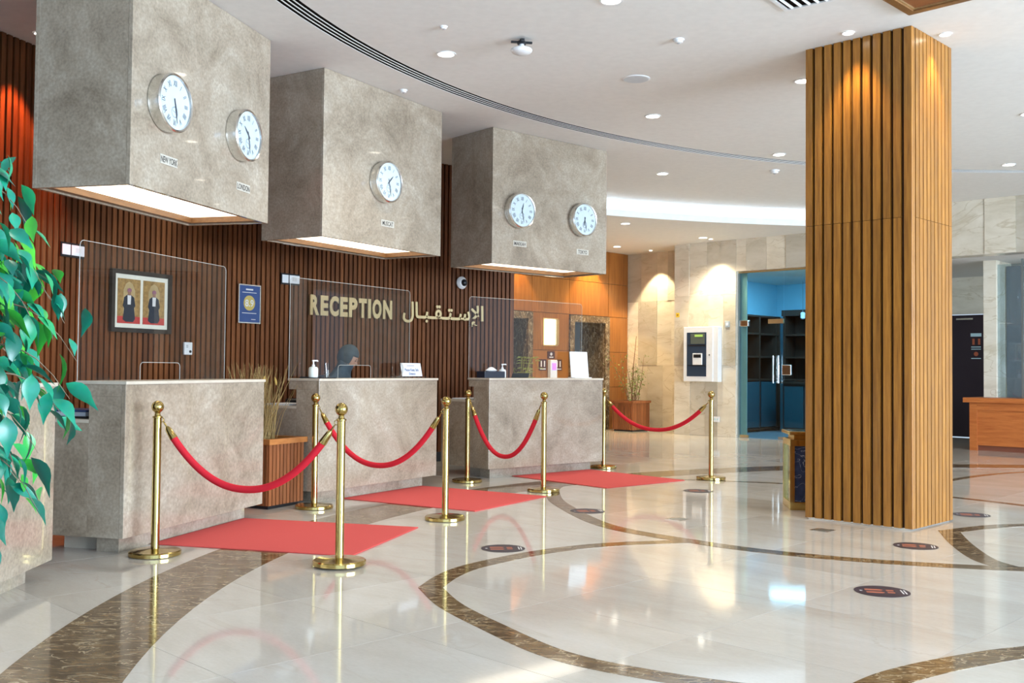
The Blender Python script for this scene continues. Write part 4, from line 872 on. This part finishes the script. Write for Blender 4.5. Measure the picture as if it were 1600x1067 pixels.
x, y = pol(RW - .26, 163.6); tx, ty = pol(RW - .1, 163.9); washer(x, y, ZC, 'glowing red on the slats beside the first hood', (tx, ty, 0), 150, (1.0, .25, .08), 60)
# other ceiling devices
ap = thing('ceiling_access_point', 'white dome on a black cross bracket hanging from the ceiling', 'ceiling device', (.054, 8.03, ZC), rad(8))  # wireless access point on its bracket
MB().box(-.085, .085, -.010, .010, -.035, -.020).build('bracket_bar', black_m, ap); MB().lathe([(.034, -.044), (.036, -.040), (.030, -.018), (.014, -.012), (.014, 0)], 18).build('bracket_hub', black_m, ap, True); box('bracket_arm', black_m, ap, -.012, .012, -.075, .0, -.033, -.018)
MB().lathe([(.02, -.125), (.055, -.120), (.078, -.108), (.086, -.092), (.082, -.082), (.03, -.074), (.02, -.044)], 32).build('dome', white_m, ap, True)
spk = thing('ceiling_speaker', 'flat round grey speaker grille in the ceiling', 'speaker', (1.098, 9.104, ZC)); MB().lathe([(.118, -.008), (.125, -.004), (.125, 0)], 36).build('rim', white_m, spk); MB().lathe([(.108, -.0095), (.112, -.008)], 32).build('grille', plain('grille_grey', (.62, .66, .70), .7), spk)
for (x, y, s_, lab) in ((3.408, 13.217, 1.0, 'white smoke detector beyond the air slot by the pillar'), (1.30, 8.0, .7, 'small white sprinkler rose near the ceiling speaker'), (-.55, 7.75, .5, 'tiny sprinkler rose left of the cross bracket dome'), (-1.05, 9.55, .6, 'small white sensor on the ceiling before the middle hood')):
    t = thing('smoke_detector', lab, 'detector', (x, y, ZC)); t.scale = (s_, s_, s_)
    MB().lathe([(.03, -.045), (.045, -.04), (.05, -.02), (.062, -.018), (.065, 0)], 22).build('body', white_m, t, True); MB().lathe([(.012, -.050), (.018, -.045)], 10).build('sensor_tip', plain('sensor_grey_%d' % int(s_ * 10), (.35, .37, .4), .5), t)
vg = thing('ceiling_vent', 'square white ceiling vent with dark slots at the top edge', 'vent', (1.971, 7.328, ZC), rad(-135 + 7))
MB().box(0, .45, 0, .03, -.012, 0).box(0, .45, .42, .45, -.012, 0).box(0, .03, .03, .42, -.012, 0).box(.42, .45, .03, .42, -.012, 0).build('frame', white_m, vg); box('throat', dark_m, vg, .03, .42, .03, .42, -.002, 0)
for i_ in range(6): MB().box(.03, .42, -.010, .010, -.001, .001, M=Matrix.Translation((0, .065 + i_ * .064, -.008)) @ Matrix.Rotation(rad(25), 4, 'X')).build('blade', white_m, vg)
cf = thing('wood_coffer', 'reddish wood framed coffer let into the ceiling above the pillar', 'coffer', (2.867, 7.330, ZC), rad(-135))
MB().box(0, 1.4, 0, .06, -.03, 0).box(0, 1.4, 1.34, 1.4, -.03, 0).box(0, .06, .06, 1.34, -.03, 0).box(1.34, 1.4, .06, 1.34, -.03, 0).build('frame', hoodwood_m, cf); box('inlay_panel', planter_m, cf, .06, 1.34, .06, 1.34, -.012, 0)
MB().box(.06, 1.34, .06, .075, -.02, -.012).box(.06, .075, .075, 1.34, -.02, -.012).build('gold_bead', goldlet_m, cf)

# ------------------------------------------------------------------ ficus in the left foreground
fi = thing('ficus_tree', 'glossy green weeping fig with drooping leaves at the left edge', 'tree', (-1.76, 2.95, 0))
MB().lathe([(.11, 0), (.125, .02), (.14, .30), (.145, .32), (.12, .32), (.115, .27)], 28).build('pot', plain('pot_grey', (.25, .25, .26), .5), fi, True); MB().lathe([(.115, .26), (.115, .28)], 20).build('soil', dark_m, fi)
bark_m = textured('bark', [(.3, (.16, .11, .07)), (.7, (.32, .24, .16))], 20, .8)
MB().tube([(0, 0, .27), (.02, .01, .8), (-.02, .02, 1.3), (.02, 0, 1.9), (.03, .01, 2.25)], [.035, .03, .026, .018, .010], 10).build('trunk', bark_m, fi, True)
def leaf_mesh(L, w, droop, nm_):
    mb = MB(); n = 7; prof = [0, .62, .95, 1.0, .82, .45, .0]; vs = []
    for i in range(n):
        u_ = i / (n - 1); yy = L * u_ * (1 - .12 * u_); zz = -droop * L * u_ ** 2; ww = w * prof[i]
        if i == n - 1: yy = L * 1.02; zz = -droop * L * 1.25
        vs += [(-ww, yy, zz + ww * .28), (0, yy, zz), (ww, yy, zz + ww * .28)]
    fs = []
    for i in range(n - 1): fs += [(i * 3, i * 3 + 1, i * 3 + 4, i * 3 + 3), (i * 3 + 1, i * 3 + 2, i * 3 + 5, i * 3 + 4)]
    mb.add(vs, fs); me_ = mb.mesh(nm_, None) if False else None
    me_ = bpy.data.meshes.new(nm_); me_.from_pydata([tuple(v) for v in vs], [], fs); me_.materials.append(MATS['ficus_leaf'])
    for p_ in me_.polygons: p_.use_smooth = True
    return me_
m, nt, b = new_mat('ficus_leaf')
oi = nt.nodes.new('ShaderNodeObjectInfo'); rp = nt.nodes.new('ShaderNodeValToRGB'); link(nt, oi.outputs['Random'], rp.inputs['Fac'])
e_ = rp.color_ramp.elements; e_[0].position = 0; e_[0].color = (.005, .11, .07, 1); e_[1].position = 1; e_[1].color = (.07, .45, .03, 1)
for p_, c_ in ((.35, (.008, .22, .14, 1)), (.7, (.014, .30, .16, 1)), (.86, (.03, .36, .04, 1))): q = e_.new(p_); q.color = c_  # teal stops put the daylight's bluish reflection into the leaf colour
tc = nt.nodes.new('ShaderNodeTexCoord'); wv = nt.nodes.new('ShaderNodeTexNoise'); wv.inputs['Scale'].default_value = 40; link(nt, tc.outputs['Object'], wv.inputs['Vector'])
mx = nt.nodes.new('ShaderNodeMix'); mx.data_type = 'RGBA'; mx.blend_type = 'OVERLAY'; mx.inputs[0].default_value = .25; link(nt, rp.outputs['Color'], mx.inputs[6]); link(nt, wv.outputs['Color'], mx.inputs[7]); link(nt, mx.outputs[2], b.inputs['Base Color'])
b.inputs['Roughness'].default_value = .28; b.inputs['Transmission Weight'].default_value = 0; b.inputs['Subsurface Weight'].default_value = 0
leaves = [leaf_mesh(.078, .019, .22, 'leaf_a'), leaf_mesh(.092, .022, .35, 'leaf_b'), leaf_mesh(.066, .018, .12, 'leaf_c')]
rng = random.Random(11)
nleaf = 0
# drooping twigs: start near the trunk, arch outwards and hang
tw_ends = []
def twig(z0, az, reach, rise, drop):
    p0 = Vector((.02, 0, z0)); d_ = Vector((math.cos(az), math.sin(az), 0))
    pts = []
    for k_ in range(9):
        u_ = k_ / 8; pts.append(p0 + d_ * reach * (u_ ** .85) + Vector((0, 0, rise * math.sin(u_ * 1.9) - drop * u_ ** 2.4)))
    MB().tube(pts, [.0048 - .0005 * k_ for k_ in range(9)], 5).build('branch', bark_m, fi)
    return pts
specs = []
for z0, az, reach, rise, drop in ((.98, -.2, .42, .16, .20), (1.06, .5, .40, .16, .18), (1.15, .0, .46, .16, .22), (1.22, -.6, .42, .18, .22), (1.28, .35, .44, .16, .24), (1.36, -.2, .40, .16, .22), (1.42, .7, .42, .16, .26), (1.50, .1, .38, .14, .26),
        (1.58, -.4, .34, .14, .22), (1.66, .3, .30, .12, .18), (1.76, -.1, .24, .10, .14), (.92, .1, .36, .08, .24), (.88, -.5, .36, .06, .22), (.90, .8, .34, .08, .22), (1.10, -1.0, .40, .15, .25), (1.32, -1.1, .40, .16, .25), (1.18, 1.1, .42, .15, .25), (1.48, -.9, .34, .15, .2), (1.04, .2, .30, .10, .30), (1.40, .05, .28, .12, .34), (1.24, -.25, .32, .10, .36)):
    specs.append(twig(z0, az, reach, rise, drop))
hidden = MB(); shown = 0
proto_v = [[tuple(v.co) for v in me_.vertices] for me_ in leaves]; proto_f = [[tuple(p_.vertices) for p_ in me_.polygons] for me_ in leaves]
tries = 0
while shown < 296 and tries < 6000:
    tries += 1
    pts = rng.choice(specs)
    u_ = rng.uniform(.12, 1.0) * 7.99; i_ = int(u_); p_ = pts[i_].lerp(pts[i_ + 1], u_ - i_) + Vector((rng.gauss(0, .045), rng.gauss(0, .05), rng.gauss(-.01, .045)))
    d_ = (pts[min(i_ + 1, 8)] - pts[i_]).normalized(); az = math.atan2(d_.y, d_.x) + rng.gauss(0, .85)
    M = Matrix.Translation(p_) @ Matrix.Rotation(az - rad(90), 4, 'Z') @ Matrix.Rotation(-rng.uniform(.25, 1.35), 4, 'X') @ Matrix.Rotation(rng.gauss(0, .5), 4, 'Y') @ Matrix.Scale(rng.uniform(.9, 1.3), 4)
    k_ = rng.randrange(3)
    if p_.x > .43 or (p_.z > 1.62 and p_.x > .33) or (p_.z < .86 and p_.x > .36): continue
    if p_.x > .17:
        o = bpy.data.objects.new('leaf', leaves[k_]); COL.objects.link(o); o.parent = fi; o.matrix_local = M; shown += 1
    elif len(hidden.f) < 12 * 260:
        M2 = Matrix.Rotation(rng.choice((0, 0, 2.2, 3.1, 4.0)), 4, 'Z') @ M
        hidden.add([M2 @ Vector(v) for v in proto_v[k_]], proto_f[k_])
tag(hidden.build('foliage', MATS['ficus_leaf'], fi, True), kind='stuff')
